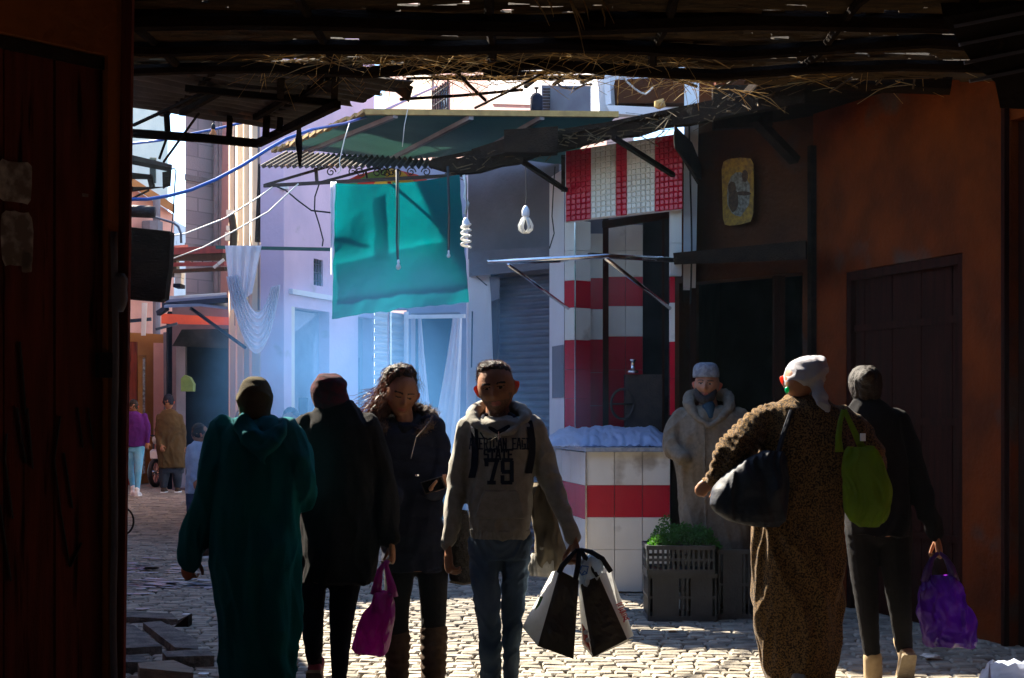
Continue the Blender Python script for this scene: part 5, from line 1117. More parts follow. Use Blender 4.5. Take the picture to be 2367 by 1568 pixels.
# ---------------- woman in black coat with maroon scarf
Y = 7.6; t = person('person in a black coat and maroon headscarf walking away with a magenta bag', G(775, Y))
M = headM(763, 914, Y, .21, 180)
rows = [(940, 740, 822, .07), (955, 722, 838, .10), (980, 702, 858, .125), (1010, 694, 872, .14), (1080, 690, 880, .15), (1160, 692, 880, .15), (1240, 693, 880, .155), (1310, 692, 874, .16), (1345, 690, 866, .16)]
Ra = [(848, 990, 0, 36), (876, 1080, 0, 34), (890, 1160, -.02, 30), (898, 1215, -.05, 25), (902, 1246, -.06, 22)]
La = [(712, 990, 0, 36), (704, 1080, .06, 32), (712, 1160, .14, 28), (740, 1200, .2, 24)]
wr = P(905, 1248, Y - .06)
L1 = [(722, 1330, 0, 34), (722, 1420, .0, 27), (724, 1490, .06, 23), (728, 1535, .14, 17)]
L2 = [(800, 1330, 0, 38), (790, 1420, -.02, 30), (786, 1500, -.03, 23), (784, 1590, -.03, 16)]
bd = [cl(Y, [(763, 940, 0, 22), (765, 990, 0, 26)]), loft(Y, rows[1:], scale=.7), cl(Y, [(848, 990, 0, 22), (890, 1160, -.02, 17), (905, 1248, -.06, 11)])] + hand(wr, (.05, -.1, -1), (-.9, 0, 0), 1, .95, [40, 46, 52, 58])
bd += [cl(Y, [(a, b, c, d * .7) for a, b, c, d in L]) for L in (L1, L2)]
body(t, M, bd, ears=False)
put(t, 'coat', [loft(Y, rows), cl(Y, Ra), cl(Y, La), loft(Y, [(925, 742, 812, .085), (945, 728, 832, .10), (962, 728, 838, .10)])], blackfab, .008, 2, folds(.020, 7, 2, 3, 1.6))
put(t, 'headscarf', [loft(Y, [(862, 748, 776, .03), (869, 734, 790, .075), (884, 723, 801, .10), (905, 718, 805, .108), (930, 722, 808, .105), (952, 728, 812, .09)], pw=2.1)], maroon, .007, 3, folds(.007, 8, 10, 2))
put(t, 'jeans', [cl(Y, L1), cl(Y, L2), cl(Y, [(740, 1315, 0, 44), (785, 1315, 0, 44)])], darkdenim, .009, 2, wrinkle(.004, 2))
shoe(t, P(731, 1545, Y + .16), 180, pm('red_trainer', (.30, .03, .05), None, 9, .6, .2), tanboot, pitch=48, high=.03); shoe(t, P(784, 1604, Y - .03), 180, bootm, tanboot)

# ---------------- woman with phone
Y = 7.95; t = person('person with curly hair and fur collared navy jacket holding a phone', G(940, Y))
M = headM(928, 912, Y, .245, 14, 14, 8)
rows = [(978, 905, 970, .07), (984, 880, 995, .10), (996, 862, 1010, .12), (1030, 852, 1018, .14), (1100, 858, 1020, .14), (1180, 868, 1024, .145), (1250, 880, 1028, .15), (1318, 888, 1030, .15)]
Ra = [(998, 990, 0, 32), (1014, 1050, -.01, 31), (1018, 1110, -.05, 27), (1005, 1140, -.16, 22), (985, 1132, -.26, 17)]
La = [(878, 992, 0, 32), (866, 1060, 0, 30), (872, 1130, -.04, 26), (915, 1150, -.18, 21)]
hr = P(1010, 1138, Y - .27)
L1 = [(925, 1300, 0, 38), (918, 1400, 0, 29), (917, 1470, 0, 27), (918, 1580, 0, 20)]
L2 = [(1000, 1300, 0, 38), (1002, 1400, .0, 31), (1002, 1470, 0, 28), (1003, 1580, 0, 20)]
bd = [cl(Y, [(935, 945, .01, 18), (935, 1000, 0, 24)]), loft(Y, rows[2:], scale=.7), cl(Y, [(a, b, c, d * .6) for a, b, c, d in Ra]), cl(Y, [(a, b, c, d * .7) for a, b, c, d in L1]), cl(Y, [(a, b, c, d * .7) for a, b, c, d in L2])]
bd += hand(P(990, 1134, Y - .27), (.75, -.35, .25), (0, -.3, 1), 1, .95, [50, 45, 42, 40])
body(t, M, bd, jaw=.64, closed=True)
put(t, 'jacket', [loft(Y, rows), cl(Y, Ra), cl(Y, La)], navyfab, .009, 3, lambda p: .010 * abs(math.sin(p[2] * 34 + 1.5 * noise.noise(Vector((p[0] * 4, p[1] * 4, p[2] * 2))))) - .004 + folds(.008, 9, 3, 5)(p))
mb = MB(); mb.tube([P(1000, 962, Y - .12), P(985, 985, Y - .16), P(962, 1010, Y - .165), P(950, 1060, Y - .165)], .0025, 5); mb.build('zip', chrome, t)
fur = fuse([chain([P(x, y, Y + dy) for x, y, dy in ((890, 992, -.11), (868, 980, -.05), (864, 965, .03), (885, 950, .12), (935, 945, .15), (980, 950, .12), (1000, 964, .03), (995, 982, -.06), (970, 1000, -.12))], [.02, .03, .036, .038, .04, .038, .036, .03, .02])], .008, 3, folds(.01, 22, 22, 7))
fo = link('fur_collar', fur, pm('brown_fur', (.07, .04, .03), (.03, .02, .015), 60, .8, .6, 90), t)
strands(t, 'fur_hair', roots_from(fur, 1500, 5), pm('fur_tip', (.20, .12, .08), (.1, .06, .04), 40, .6, 0, trans=.3), .035, .006, .0007, seed=3, seg=3)
hp = [loft(Y, [(843, 912, 940, .03), (848, 897, 953, .075), (862, 887, 962, .10), (885, 884, 962, .105, .015), (905, 884, 958, .10, .03), (935, 888, 955, .08, .06)], pw=2.1, dy=.022)]
hp.append(chain([P(893, 880, Y + .03), P(884, 915, Y + .03), P(872, 945, Y), P(858, 970, Y - .05)], [.03, .032, .034, .022]))
hm = fuse(hp, .007, 2, folds(.012, 24, 24, 2)); Mi = M.inverted()
bm = bmesh.new(); bm.from_mesh(hm)     # open the hair over the face
bmesh.ops.delete(bm, geom=[f for f in bm.faces if (lambda q: q.y < -.25 and ((q.x / .58) ** 2 + ((q.z + .26) / .68) ** 2) < 1)(Mi @ f.calc_center_median())], context='FACES'); bm.to_mesh(hm); bm.free()
link('hair', hm, hairm, t); 
strands(t, 'loose_curls', roots_from(hm, 1100, 8, lambda c: (Mi @ c).y > -.3), pm('backlit_hair', (.10, .05, .03), (.06, .03, .02), 50, .35, 0, trans=.3, tcol=(.5, .22, .1)), .05, .012, .0006, lambda p, k: Vector((0, 0, -.9 * k)), 4, 6)
strands(t, 'long_curls', roots_from(hm, 420, 18, lambda c: (Mi @ c).x < -.35 and (Mi @ c).z < .3), MATS['backlit_hair'], .13, .02, .0009, lambda p, k: Vector((-.5 * k, 0, -.9)), 14, 9)
put(t, 'trousers', [cl(Y, L1), cl(Y, L2), cl(Y, [(935, 1290, 0, 42), (990, 1290, 0, 42)])], blackfab, .009, 2, wrinkle(.003, 5))
for L in ([(920, 1470, 0, 27), (918, 1530, 0, 26), (918, 1590, 0, 24), (916, 1612, -.08, 17)], [(1003, 1462, 0, 30), (1002, 1530, 0, 28), (1002, 1590, 0, 25), (1002, 1612, -.08, 17)]):
    put(t, 'boot', [cl(Y, L)], bootm, .007, 1, lambda p: .008 * abs(math.sin(p[2] * 62 + 2 * noise.noise(Vector((p[0] * 9, p[1] * 9, p[2] * 5))))))
put(t, 'neck_scarf', [chain([P(x, y, Y + dy) for x, y, dy in ((935, 1000, -.10), (908, 985, -.03), (905, 970, .07), (935, 962, .12), (968, 970, .07), (966, 985, -.03), (935, 1000, -.10))], [.03, .035, .035, .035, .035, .035, .03])], blackfab, .008, 2)
# phone
ph = thing('phone', 'small dark phone held low by the person in the fur collared jacket', 'phone', P(1005, 1118, Y - .32))
c0 = P(1002, 1122, Y - .33); ax = Vector((.8, -.3, .25)).normalized(); ay = Vector((-.15, -.3, 1)).normalized(); ay = (ay - ax * ay.dot(ax)).normalized(); az = ax.cross(ay)
mb = MB(); 
def orb(mb, c, a, b, d, A_, B_, C_): return mb.hexa([c - a * A_ - b * B_ - d * C_, c + a * A_ - b * B_ - d * C_, c + a * A_ + b * B_ - d * C_, c - a * A_ + b * B_ - d * C_, c - a * A_ - b * B_ + d * C_, c + a * A_ - b * B_ + d * C_, c + a * A_ + b * B_ + d * C_, c - a * A_ + b * B_ + d * C_])
orb(mb, c0, ax, ay, az, .062, .034, .004); mb.build('case', blackmetal, ph)
mb = MB(); orb(mb, c0 + az * .0045, ax, ay, az, .056, .030, .0006); mb.build('screen', pm('dark_glass', (.01, .01, .012), None, 5, .06, 0, spec=.8), ph)
mb = MB(); mb.lathe(P(965, 1097, Y - .3), [(.0, -.012), (.012, -.008), (.012, .0), (.0, .004)], 10); mb.build('charm', chrome, ph)

# ---------------- man in the grey hoodie
Y = 7.4; t = person('person in a grey printed hoodie and blue jeans carrying two big paper bags', G(1150, Y))
M = headM(1147, 897, Y, .268, -6, 6, -7)
rows = [(962, 1112, 1192, .07), (968, 1095, 1212, .10), (978, 1080, 1232, .12), (995, 1070, 1244, .135), (1050, 1078, 1236, .145), (1110, 1080, 1232, .145), (1170, 1080, 1230, .145), (1215, 1082, 1228, .145), (1235, 1088, 1224, .14), (1243, 1092, 1220, .135)]
La = [(1088, 990, 0, 33), (1073, 1050, 0, 31), (1060, 1110, .0, 27), (1047, 1180, -.03, 23), (1040, 1235, -.05, 20), (1036, 1258, -.06, 17)]
Ra = [(1228, 990, 0, 33), (1250, 1050, .01, 31), (1272, 1110, .0, 27), (1298, 1175, -.04, 23), (1318, 1225, -.07, 19), (1324, 1242, -.08, 16)]
lw = P(1036, 1262, Y - .06); rw = P(1328, 1246, Y - .09)
L1 = [(1120, 1250, 0, 38), (1122, 1340, -.04, 34), (1130, 1430, -.06, 28), (1134, 1520, .0, 25), (1134, 1610, .02, 22)]
L2 = [(1194, 1250, 0, 37), (1190, 1340, .02, 32), (1184, 1430, .06, 25), (1182, 1500, .14, 20), (1180, 1585, .26, 17)]
bd = [cl(Y, [(1150, 940, .02, 27), (1152, 990, 0, 32)]), loft(Y, rows[3:], scale=.7), cl(Y, [(a, b, c, d * .6) for a, b, c, d in La]), cl(Y, [(a, b, c, d * .6) for a, b, c, d in Ra]), cl(Y, [(a, b, c, d * .7) for a, b, c, d in L1]), cl(Y, [(a, b, c, d * .7) for a, b, c, d in L2])]
bd += hand(lw, (.03, -.12, -1), (.9, .3, 0), -1, 1.05, [38, 45, 52, 58], thumb=20) + hand(rw, (.12, -.1, -1), (-.8, -.2, 0), 1, 1.05, 72, thumb=45)
body(t, M, bd, stubble=True)
hb = put(t, 'hoodie', [loft(Y, rows), cl(Y, La), cl(Y, Ra)], greyfab, .0065, 2, folds(.015, 7, 3.2, 12, 1.6))
put(t, 'hood', [chain([P(x, y, Y + dy) for x, y, dy in ((1150, 1008, -.14), (1122, 998, -.13), (1100, 978, -.085), (1090, 958, -.01), (1108, 944, .08), (1150, 938, .12), (1194, 944, .08), (1216, 955, -.01), (1208, 976, -.085), (1180, 1000, -.13), (1150, 1008, -.14))], [.012, .018, .026, .034, .038, .04, .038, .034, .026, .018, .012])], greyfab, .007, 3, folds(.006, 12, 12, 3))
put(t, 'collar_lining', [chain([P(x, y, Y + dy) for x, y, dy in ((1150, 1000, -.13), (1128, 988, -.115), (1112, 968, -.05), (1150, 952, .06), (1192, 966, -.05), (1176, 988, -.115), (1150, 1000, -.13))], [.010, .014, .017, .02, .017, .014, .010])], navyfab, .006, 2)
put(t, 'pocket', [loft(Y, [(1130, 1120, 1195, .012), (1150, 1110, 1206, .012), (1195, 1098, 1214, .012)], dy=-.137, pw=4)], greyfab, .006, 2)
put(t, 'hem_band', [loft(Y, [(1222, 1084, 1227, .147), (1243, 1088, 1223, .142)])], greyfab, .006, 1, lambda p: .0015 * math.sin(p[0] * 300))
mb = MB(); mb.tube([P(1153, 998, Y - .165), P(1154, 1016, Y - .165)], .003, 6); mb.tube([P(1110, 1000, Y - .16), P(1118, 1012, Y - .165), P(1132, 1018, Y - .17), P(1146, 1010, Y - .17)], .004, 6); mb.build('zip', chrome, t)
hm = fuse([loft(Y, [(834, 1128, 1152, .03), (838, 1112, 1166, .075), (848, 1103, 1177, .10), (865, 1101, 1183, .108, .01), (885, 1103, 1184, .10, .035), (910, 1108, 1182, .085, .05)], pw=2.1, dy=.016)], .006, 2, folds(.004, 40, 40, 9)); Mi = M.inverted()
bm = bmesh.new(); bm.from_mesh(hm); bmesh.ops.delete(bm, geom=[f for f in bm.faces if (lambda q: (q.y < -.2 and q.z < .50 - .25 * q.x * q.x and abs(q.x) < .60) or (q.y < .02 and q.z < .22) or q.z < -.12)(Mi @ f.calc_center_median())], context='FACES'); bm.to_mesh(hm); bm.free()
link('hair', hm, hairm, t); strands(t, 'hair_tips', roots_from(hm, 1600, 8, lambda c: (Mi @ c).z > .0), MATS['backlit_hair'], .012, .003, .0006, None, 4, 3)
put(t, 'jeans', [cl(Y, L1), cl(Y, L2), loft(Y, [(1225, 1092, 1222, .11), (1260, 1086, 1226, .12), (1290, 1090, 1224, .115)])], denim, .007, 1, wrinkle(.014, 9))
for a in ((1134, 1622, .02), (1180, 1600, .28)): shoe(t, P(a[0], a[1], Y + a[2]), 0, bootm, tanboot, .28)
# letters on the hoodie
GL = {'A': [(0, 0, .38, 1), (1, 0, .62, 1), (.3, 1, .7, 1), (.2, .38, .8, .38)], 'M': [(.12, 0, .12, 1), (.88, 0, .88, 1), (.12, 1, .5, .35), (.88, 1, .5, .35)], 'E': [(.15, 0, .15, 1), (.0, 1, 1, 1), (.15, .5, .75, .5), (0, 0, 1, 0)],
      'R': [(.15, 0, .15, 1), (0, 1, .8, 1), (.9, .9, .9, .6), (.15, .5, .8, .5), (.55, .5, .95, 0)], 'I': [(.5, 0, .5, 1), (.2, 1, .8, 1), (.2, 0, .8, 0)], 'C': [(.1, .2, .1, .8), (.2, 1, .85, 1), (.2, 0, .85, 0), (.95, .75, .95, .92), (.95, .08, .95, .25)],
      'N': [(.12, 0, .12, 1), (.88, 0, .88, 1), (.12, 1, .88, 0)], 'G': [(.1, .2, .1, .8), (.2, 1, .85, 1), (.2, 0, .85, 0), (.92, .05, .92, .45), (.6, .45, 1, .45)], 'L': [(.2, 0, .2, 1), (0, 0, 1, 0), (0, 1, .4, 1)],
      'S': [(.1, .6, .1, .9), (.2, 1, .85, 1), (.15, .5, .85, .5), (.92, .1, .92, .4), (.1, 0, .85, 0), (.92, .78, .92, .92)], 'T': [(.5, 0, .5, 1), (0, 1, 1, 1), (.3, 0, .7, 0), (0, .8, 0, 1), (1, .8, 1, 1)],
      '7': [(0, 1, 1, 1), (.95, 1, .45, 0), (.05, .8, .05, 1), (.25, 0, .7, 0)], '9': [(.12, .55, .12, .9), (.2, 1, .8, 1), (.9, .1, .9, .9), (.2, .48, .85, .48), (.15, 0, .8, 0), (.1, .05, .1, .25)]}
bvh = BVHTree.FromPolygons([v.co + Vector(t.location) for v in hb.data.vertices], [tuple(p.vertices) for p in hb.data.polygons])
mbl = MB(); eps = .0012
def word(s, x0, x1, yb, yt, th, slope=0):
    global eps
    n = len(s); cw = (x1 - x0) / n
    for i, ch in enumerate(s):
        if ch == ' ': continue
        for (ax_, ay_, bx_, by_) in GL[ch]:
            X0, X1 = x0 + cw * (i + .12), x0 + cw * (i + .88); pa = Vector((X0 + (X1 - X0) * ax_, yb + (yt - yb) * ay_)); pb = Vector((X0 + (X1 - X0) * bx_, yb + (yt - yb) * by_)); dd = (pb - pa).normalized(); pa = pa - dd * th * .45; pb = pb + dd * th * .45
            nn = Vector((-dd.y, dd.x)) * th / 2; k = max(2, int((pb - pa).length / 3)); eps = .0012 + (eps * 1e4 + 3) % 12 * 1e-4; v = []
            for j in range(k + 1):
                for s_ in (-1, 0, 1):
                    q = pa.lerp(pb, j / k) + nn * s_; p3 = P(q.x, q.y, Y - .5); dr = (P(q.x, q.y, Y) - p3).normalized(); h = bvh.ray_cast(p3, dr); v.append(h[0] - dr * eps * 1.6 if h[0] else P(q.x, q.y, Y - .15))
            mbl.add(v, [(3 * j + a, 3 * j + a + 1, 3 * j + a + 4, 3 * j + a + 3) for j in range(k) for a in (0, 1)])
word('AMERICAN EAGLE', 1084, 1238, 1038, 1014, 3.1); word('STATE', 1117, 1186, 1062, 1040, 4.4); word('79', 1119, 1190, 1116, 1064, 9)
link('chest_print', mbl.mesh(), printm, t)
bp = thing('backpack', 'dark backpack whose straps run over the shoulders of the grey hoodie', 'backpack', P(1150, 1050, Y + .2))
put(bp, 'pack', [loft(Y, [(975, 1110, 1200, .05), (1010, 1100, 1210, .08), (1120, 1100, 1210, .09), (1160, 1112, 1198, .06)], dy=.24)], navyfab, .01, 3)
def onsurf(x, y, o=.006):
    p3 = P(x, y, Y - .5); dr = (P(x, y, Y) - p3).normalized(); h = bvh.ray_cast(p3, dr); return (h[0] - dr * o) if h[0] else P(x, y, Y - .05)
for pts in (((1094, 968), (1096, 990), (1098, 1020), (1098, 1050), (1096, 1080), (1090, 1105)), ((1222, 972), (1226, 990), (1230, 1020), (1230, 1048), (1226, 1075), (1222, 1095))):
    mb = MB(); v = []
    for x, y in pts:
        for o in (-8, 0, 8): v.append(onsurf(x + o, y))
    v2 = [p + Vector((0, .01, 0)) for p in v]; n = len(pts); mb.add(v, [(3 * j + a, 3 * j + a + 1, 3 * j + a + 4, 3 * j + a + 3) for j in range(n - 1) for a in (0, 1)]); mb.build('strap', navyfab, bp)

# ---------------- man in the oatmeal djellaba
Y = 11.0; t = person('person in a hooded oatmeal robe and knitted cap standing in a doorway', G(1640, Y, .14))
M = headM(1634, 890, Y, .262, -14, 0, 3)
rows = [(938, 1608, 1672, .08), (946, 1580, 1702, .12), (965, 1560, 1722, .15), (1000, 1552, 1728, .17), (1060, 1556, 1732, .18), (1120, 1568, 1735, .18), (1200, 1574, 1735, .18), (1300, 1578, 1735, .19), (1395, 1578, 1735, .2)]
La = [(1575, 965, 0, 24), (1553, 1005, -.04, 23), (1552, 1040, -.1, 21), (1580, 1060, -.18, 18)]
Ra = [(1708, 965, 0, 24), (1728, 1005, -.04, 23), (1726, 1045, -.1, 21), (1690, 1062, -.18, 18)]
body(t, M, [cl(Y, [(1636, 925, .02, 20), (1638, 955, 0, 26)]), loft(Y, rows[2:], scale=.7)], stubble=True, vox=.007)
put(t, 'robe', [loft(Y, rows), cl(Y, La), cl(Y, Ra)], djel, .010, 3, folds(.022, 8, 1.6, 22, 1.6))
put(t, 'hood', [chain([P(x, y, Y + dy) for x, y, dy in ((1640, 985, -.18), (1610, 965, -.13), (1592, 938, -.05), (1594, 915, .07), (1640, 905, .15), (1682, 915, .07), (1688, 938, -.05), (1670, 965, -.13), (1640, 985, -.18))], [.015, .03, .045, .05, .055, .05, .045, .03, .015]), cl(Y, [(1630, 985, -.16, 3), (1628, 1060, -.19, 3.5), (1632, 1200, -.21, 3.5), (1634, 1330, -.21, 3.5)])], djel, .009, 3, folds(.008, 12, 10, 31))
put(t, 'cap', [loft(Y, [(838, 1618, 1646, .04), (842, 1607, 1656, .09), (852, 1602, 1661, .108), (868, 1601, 1663, .112), (873, 1602, 1662, .11)], pw=2.2)], pm('knitted_grey', (.22, .23, .26), (.15, .16, .19), 26, .9, .6, 120, contrast=(.47, .53)), .007, 1)
put(t, 'beard', [chain([M @ Vector(p) for p in ((-.5, -.4, -.35), (-.36, -.62, -.72), (0, -.80, -.92), (.36, -.62, -.72), (.5, -.4, -.35))], [.02, .03, .034, .03, .02])], browm, .006, 1, folds(.003, 60, 60, 1))
put(t, 'shirt', [chain([P(1638, 940, Y - .09), P(1642, 962, Y - .12)], [.05, .03])], pm('blue_shirt', (.012, .04, .07), None, 9, .8, .2), .008, 1)

# ---------------- woman in the speckled robe with white turban
Y = 7.65; t = person('person in a speckled brown robe and white turban walking away', G(1850, Y))
M = headM(1848, 880, Y, .23, 165, 0, -4)
rows = [(915, 1822, 1880, .06), (926, 1800, 1915, .09), (942, 1782, 1940, .12), (975, 1768, 1965, .145), (1030, 1760, 1975, .155), (1090, 1757, 1968, .155), (1150, 1750, 1955, .16), (1215, 1742, 1950, .165), (1290, 1736, 1950, .17), (1380, 1736, 1949, .175), (1460, 1742, 1942, .175), (1530, 1758, 1930, .17), (1575, 1770, 1918, .165)]
La = [(1790, 965, 0, 37), (1745, 992, -.02, 37), (1706, 1030, -.05, 37), (1680, 1070, -.07, 36), (1655, 1100, -.05, 24), (1640, 1112, .0, 15)]
Ra = [(1945, 970, 0, 36), (1985, 1000, .0, 33), (2012, 1035, .0, 30), (2025, 1075, .08, 26), (2000, 1090, .2, 22)]
bd = [cl(Y, [(1850, 905, 0, 20), (1850, 960, 0, 26)]), loft(Y, rows[3:], scale=.7), cl(Y, [(a, b, c, d * .6) for a, b, c, d in La[:5]])] + hand(P(1644, 1108, Y - .02), (-.5, .3, -.6), (.5, .5, .3), 1, .9, 60)
body(t, M, bd, ears=True)
bun = lambda p: .010 * abs(math.sin(p[0] * 55 + p[2] * 60 + 2 * noise.noise(Vector((p[0] * 9, p[1] * 9, p[2] * 9)))))
put(t, 'robe', [loft(Y, rows), cl(Y, La), cl(Y, Ra)], leop, .008, 2, lambda p: folds(.026, 8, 1.5, 41, 1.6)(p) + (bun(p) * 1.3 if p[0] < 1.32 and p[2] > 1.1 else 0))
put(t, 'turban', [loft(Y, [(824, 1868, 1898, .03), (829, 1842, 1908, .075), (840, 1826, 1912, .105), (858, 1816, 1913, .12), (875, 1812, 1908, .12), (888, 1812, 1900, .11), (897, 1816, 1880, .08, .02)], pw=2.2), chain([P(1885, 885, Y - .08), P(1892, 905, Y - .11), P(1902, 928, Y - .13), P(1912, 948, Y - .14)], [.04, .036, .034, .020], 14, ((0, 1, 0), .5))], turbanm, .007, 3,
    lambda p: .008 * (1 - 2 * abs(noise.noise(Vector((p[0] * 12 + p[2] * 22, p[1] * 10, p[2] * 10 - p[0] * 14))))) - .003)
mb = MB(); c0 = M @ Vector((.86 if False else -.86, .02, -.32)); c0 = P(1819, 901, Y - .05)
mb.lathe(c0, [(0, -.022), (.010, -.012), (.012, 0), (.008, .012), (0, .016)], 10); mb.build('earring', pm('green_glass', (.0, .55, .25), None, 9, .1, 0, trans=.4, spec=.8), t, True)
shoe(t, P(1842, 1572, Y - .12), 180, pm('grey_slipper', (.22, .2, .17), None, 9, .7, .2), tanboot, pitch=55, high=.0)
shoe(t, P(1890, 1625, Y), 180, MATS['grey_slipper'], tanboot)

# ---------------- woman in black at the far right
Y = 8.15; t = person('person with dark hair and black coat walking away with a purple bag', G(2040, Y))
M = headM(2000, 893, Y, .205, 170, 0, 0)
rows = [(922, 1972, 2032, .06), (938, 1962, 2055, .10), (962, 1952, 2080, .13), (1000, 1948, 2092, .14), (1070, 1950, 2096, .15), (1140, 1953, 2098, .15), (1200, 1954, 2104, .155), (1238, 1955, 2104, .155)]
Ra = [(2070, 975, 0, 34), (2098, 1040, 0, 32), (2118, 1110, -.02, 30), (2142, 1180, -.04, 25), (2162, 1232, -.05, 20)]
La = [(1975, 975, 0, 34), (1960, 1060, .05, 30), (1965, 1140, .12, 25)]
wr = P(2166, 1240, Y - .06)
L1 = [(1992, 1225, 0, 40), (1996, 1320, .0, 32), (2006, 1420, .0, 25), (2016, 1520, .02, 19)]
L2 = [(2068, 1225, 0, 42), (2072, 1320, -.03, 34), (2082, 1420, .02, 26), (2090, 1500, .12, 20)]
bd = [cl(Y, [(2000, 915, 0, 22), (2005, 960, 0, 26)]), loft(Y, rows[2:], scale=.7), cl(Y, [(a, b, c, d * .6) for a, b, c, d in Ra])] + [cl(Y, [(a, b, c, d * .7) for a, b, c, d in L]) for L in (L1, L2)] + hand(wr, (.12, -.1, -1), (-.8, .1, 0), 1, .95, 66)
body(t, M, bd, ears=False)
put(t, 'coat', [loft(Y, rows), cl(Y, Ra), cl(Y, La)], blackfab, .009, 3, folds(.014, 7, 2, 51, 1.6))
put(t, 'hair', [loft(Y, [(846, 1985, 2015, .04), (853, 1972, 2028, .085), (872, 1963, 2037, .112), (895, 1963, 2038, .112), (915, 1970, 2035, .09), (932, 1980, 2028, .06)], pw=2.1), chain([P(2002, 872, Y - .11), P(2004, 868, Y - .14)], [.045, .04])], hairm, .006, 2, folds(.005, 30, 12, 61))
put(t, 'trousers', [cl(Y, L1), cl(Y, L2), cl(Y, [(2005, 1225, 0, 44), (2055, 1225, 0, 44)])], blackfab, .009, 2, wrinkle(.003, 15))
for L in ([(2017, 1520, .02, 22), (2018, 1560, .03, 22), (2018, 1582, .02, 20)],): put(t, 'boot', [cl(Y, L), cl(Y, [(2018, 1585, .02, 20), (2018, 1588, .14, 17)])], tanboot, .007, 1)
shoe(t, P(2091, 1512, Y + .12), 180, tanboot, pm('pale_sole', (.5, .4, .26), (.38, .3, .2), 20, .8, .4), .25, 58, 'boot', .10)

# ================================================================== CARRIED BAGS
def shell(name, parent, Y, rows, mat, dy=0, amp=.012, f=14, seed=0, pw=2.6, sub=10):
    v, fc = loft(Y, rows, 90, pw, 1, sub, dy)
    v = [Vector(p) + Vector((amp * nz(p[0] * f, p[1] * f, p[2] * f * .5 + seed), 1.6 * amp * nz(p[0] * f * 1.3, p[2] * f * .7, seed + 4) - amp * .8 * (1 - 2.4 * abs(nz(p[0] * f * 2.6 + 1.5 * nz(p[2] * 7, seed), p[2] * f * .45, seed + 2))) * (1 if p[1] < Y + dy else -1), amp * .5 * nz(p[0] * f, p[2] * f, seed + 8))) for p in v]
    mb = MB(); mb.add(v, fc[:-2] + [fc[-1]]); return mb.build(name, mat, parent, True)
Y = 7.45; t = thing('shopping_bag', 'shiny magenta plastic carrier hanging from the hand of the black coated walker', 'bag', P(865, 1515, Y))
shell('sack', t, Y, [(1368, 868, 888, .015), (1372, 862, 905, .03), (1400, 850, 911, .05), (1440, 832, 908, .06), (1480, 818, 903, .065), (1503, 815, 900, .06), (1514, 835, 892, .04)], magenta, 0, .019, 20, 1)
for pts in (((868, 1375), (874, 1345), (878, 1320), (886, 1306), (896, 1296)), ((908, 1380), (905, 1355), (898, 1330), (893, 1308), (897, 1296))):
    mb = MB(); mb.tube([P(x, y, Y) for x, y in pts], [.028, .022, .016, .011, .008], 8); mb.build('handle', magenta, t, True)
Y = 8.0; t = thing('shopping_bag', 'crumpled purple plastic bag hanging at the right from a black sleeved hand', 'bag', P(2195, 1495, Y))
shell('sack', t, Y, [(1330, 2150, 2200, .015), (1336, 2135, 2212, .03), (1365, 2122, 2228, .05), (1410, 2117, 2245, .065), (1455, 2127, 2256, .07), (1482, 2136, 2262, .065), (1495, 2145, 2255, .04)], purple, 0, .020, 20, 5)
for pts in (((2140, 1345), (2145, 1315), (2155, 1292), (2168, 1278)), ((2206, 1345), (2198, 1312), (2186, 1290), (2172, 1278))):
    mb = MB(); mb.tube([P(x, y, Y) for x, y in pts], [.030, .022, .014, .009], 8); mb.build('handle', purple, t, True)
Y = 7.65; t = thing('tote_bag', 'lime green cloth tote glowing along its bottom, slung behind the speckled robe', 'bag', P(1980, 1210, Y))
shell('sack', t, Y, [(1030, 1938, 1996, .015), (1040, 1932, 2006, .03), (1080, 1925, 2022, .05), (1130, 1925, 2034, .06), (1175, 1935, 2034, .06), (1198, 1945, 2022, .055), (1209, 1960, 2005, .04)], lime, -.22, .016, 13, 7)
for pts in (((1940, 1045), (1938, 1010), (1942, 975), (1950, 948)), ((1995, 1040), (1978, 1005), (1962, 970), (1952, 948))):
    mb = MB(); mb.tube([P(x, y, Y - .2 + (.03 if y < 1000 else 0)) for x, y in pts], [.022, .016, .013, .012], 8); mb.build('handle', lime, t, True)
mb = MB(); mb.box(P(1990, 1020, Y - .24), P(1999, 1002, Y - .22)); mb.build('tag', wplastic, t)
t = thing('shoulder_bag', 'bulky dark navy bag with bright rim carried under the left arm of the speckled robe', 'bag', P(1720, 1200, Y))
shell('sack', t, Y, [(1040, 1755, 1800, .03), (1055, 1720, 1808, .05), (1090, 1668, 1808, .07), (1125, 1640, 1808, .09), (1160, 1630, 1808, .09), (1180, 1642, 1806, .085), (1198, 1680, 1804, .07), (1212, 1735, 1790, .04)], navybag, -.16, .022, 9, 9)
mb = MB(); mb.tube([P(1795, 1060, Y - .17), P(1812, 1000, Y - .16), P(1830, 950, Y - .12)], .014, 6); mb.build('strap', navybag, t)
Y = 7.6; t = thing('satchel', 'slouching khaki canvas satchel at the hip of the grey hoodie wearer', 'bag', P(1265, 1320, Y))
shell('sack', t, Y, [(1118, 1234, 1262, .03), (1128, 1230, 1268, .045), (1175, 1230, 1282, .06), (1230, 1232, 1298, .065), (1270, 1234, 1308, .06), (1300, 1240, 1306, .05), (1318, 1252, 1296, .03)], khaki, .04, .018, 12, 11)
shell('pale_base', t, Y, [(1282, 1230, 1309, .055), (1305, 1215, 1312, .06), (1325, 1215, 1300, .05), (1335, 1225, 1280, .03)], greyfab, .05, .012, 12, 12)
mb = MB(); mb.tube([P(1248, 1122, Y), P(1244, 1060, Y - .12), P(1238, 1000, Y - .14), P(1225, 968, Y - .1)], .010, 6); mb.build('strap', khaki, t)
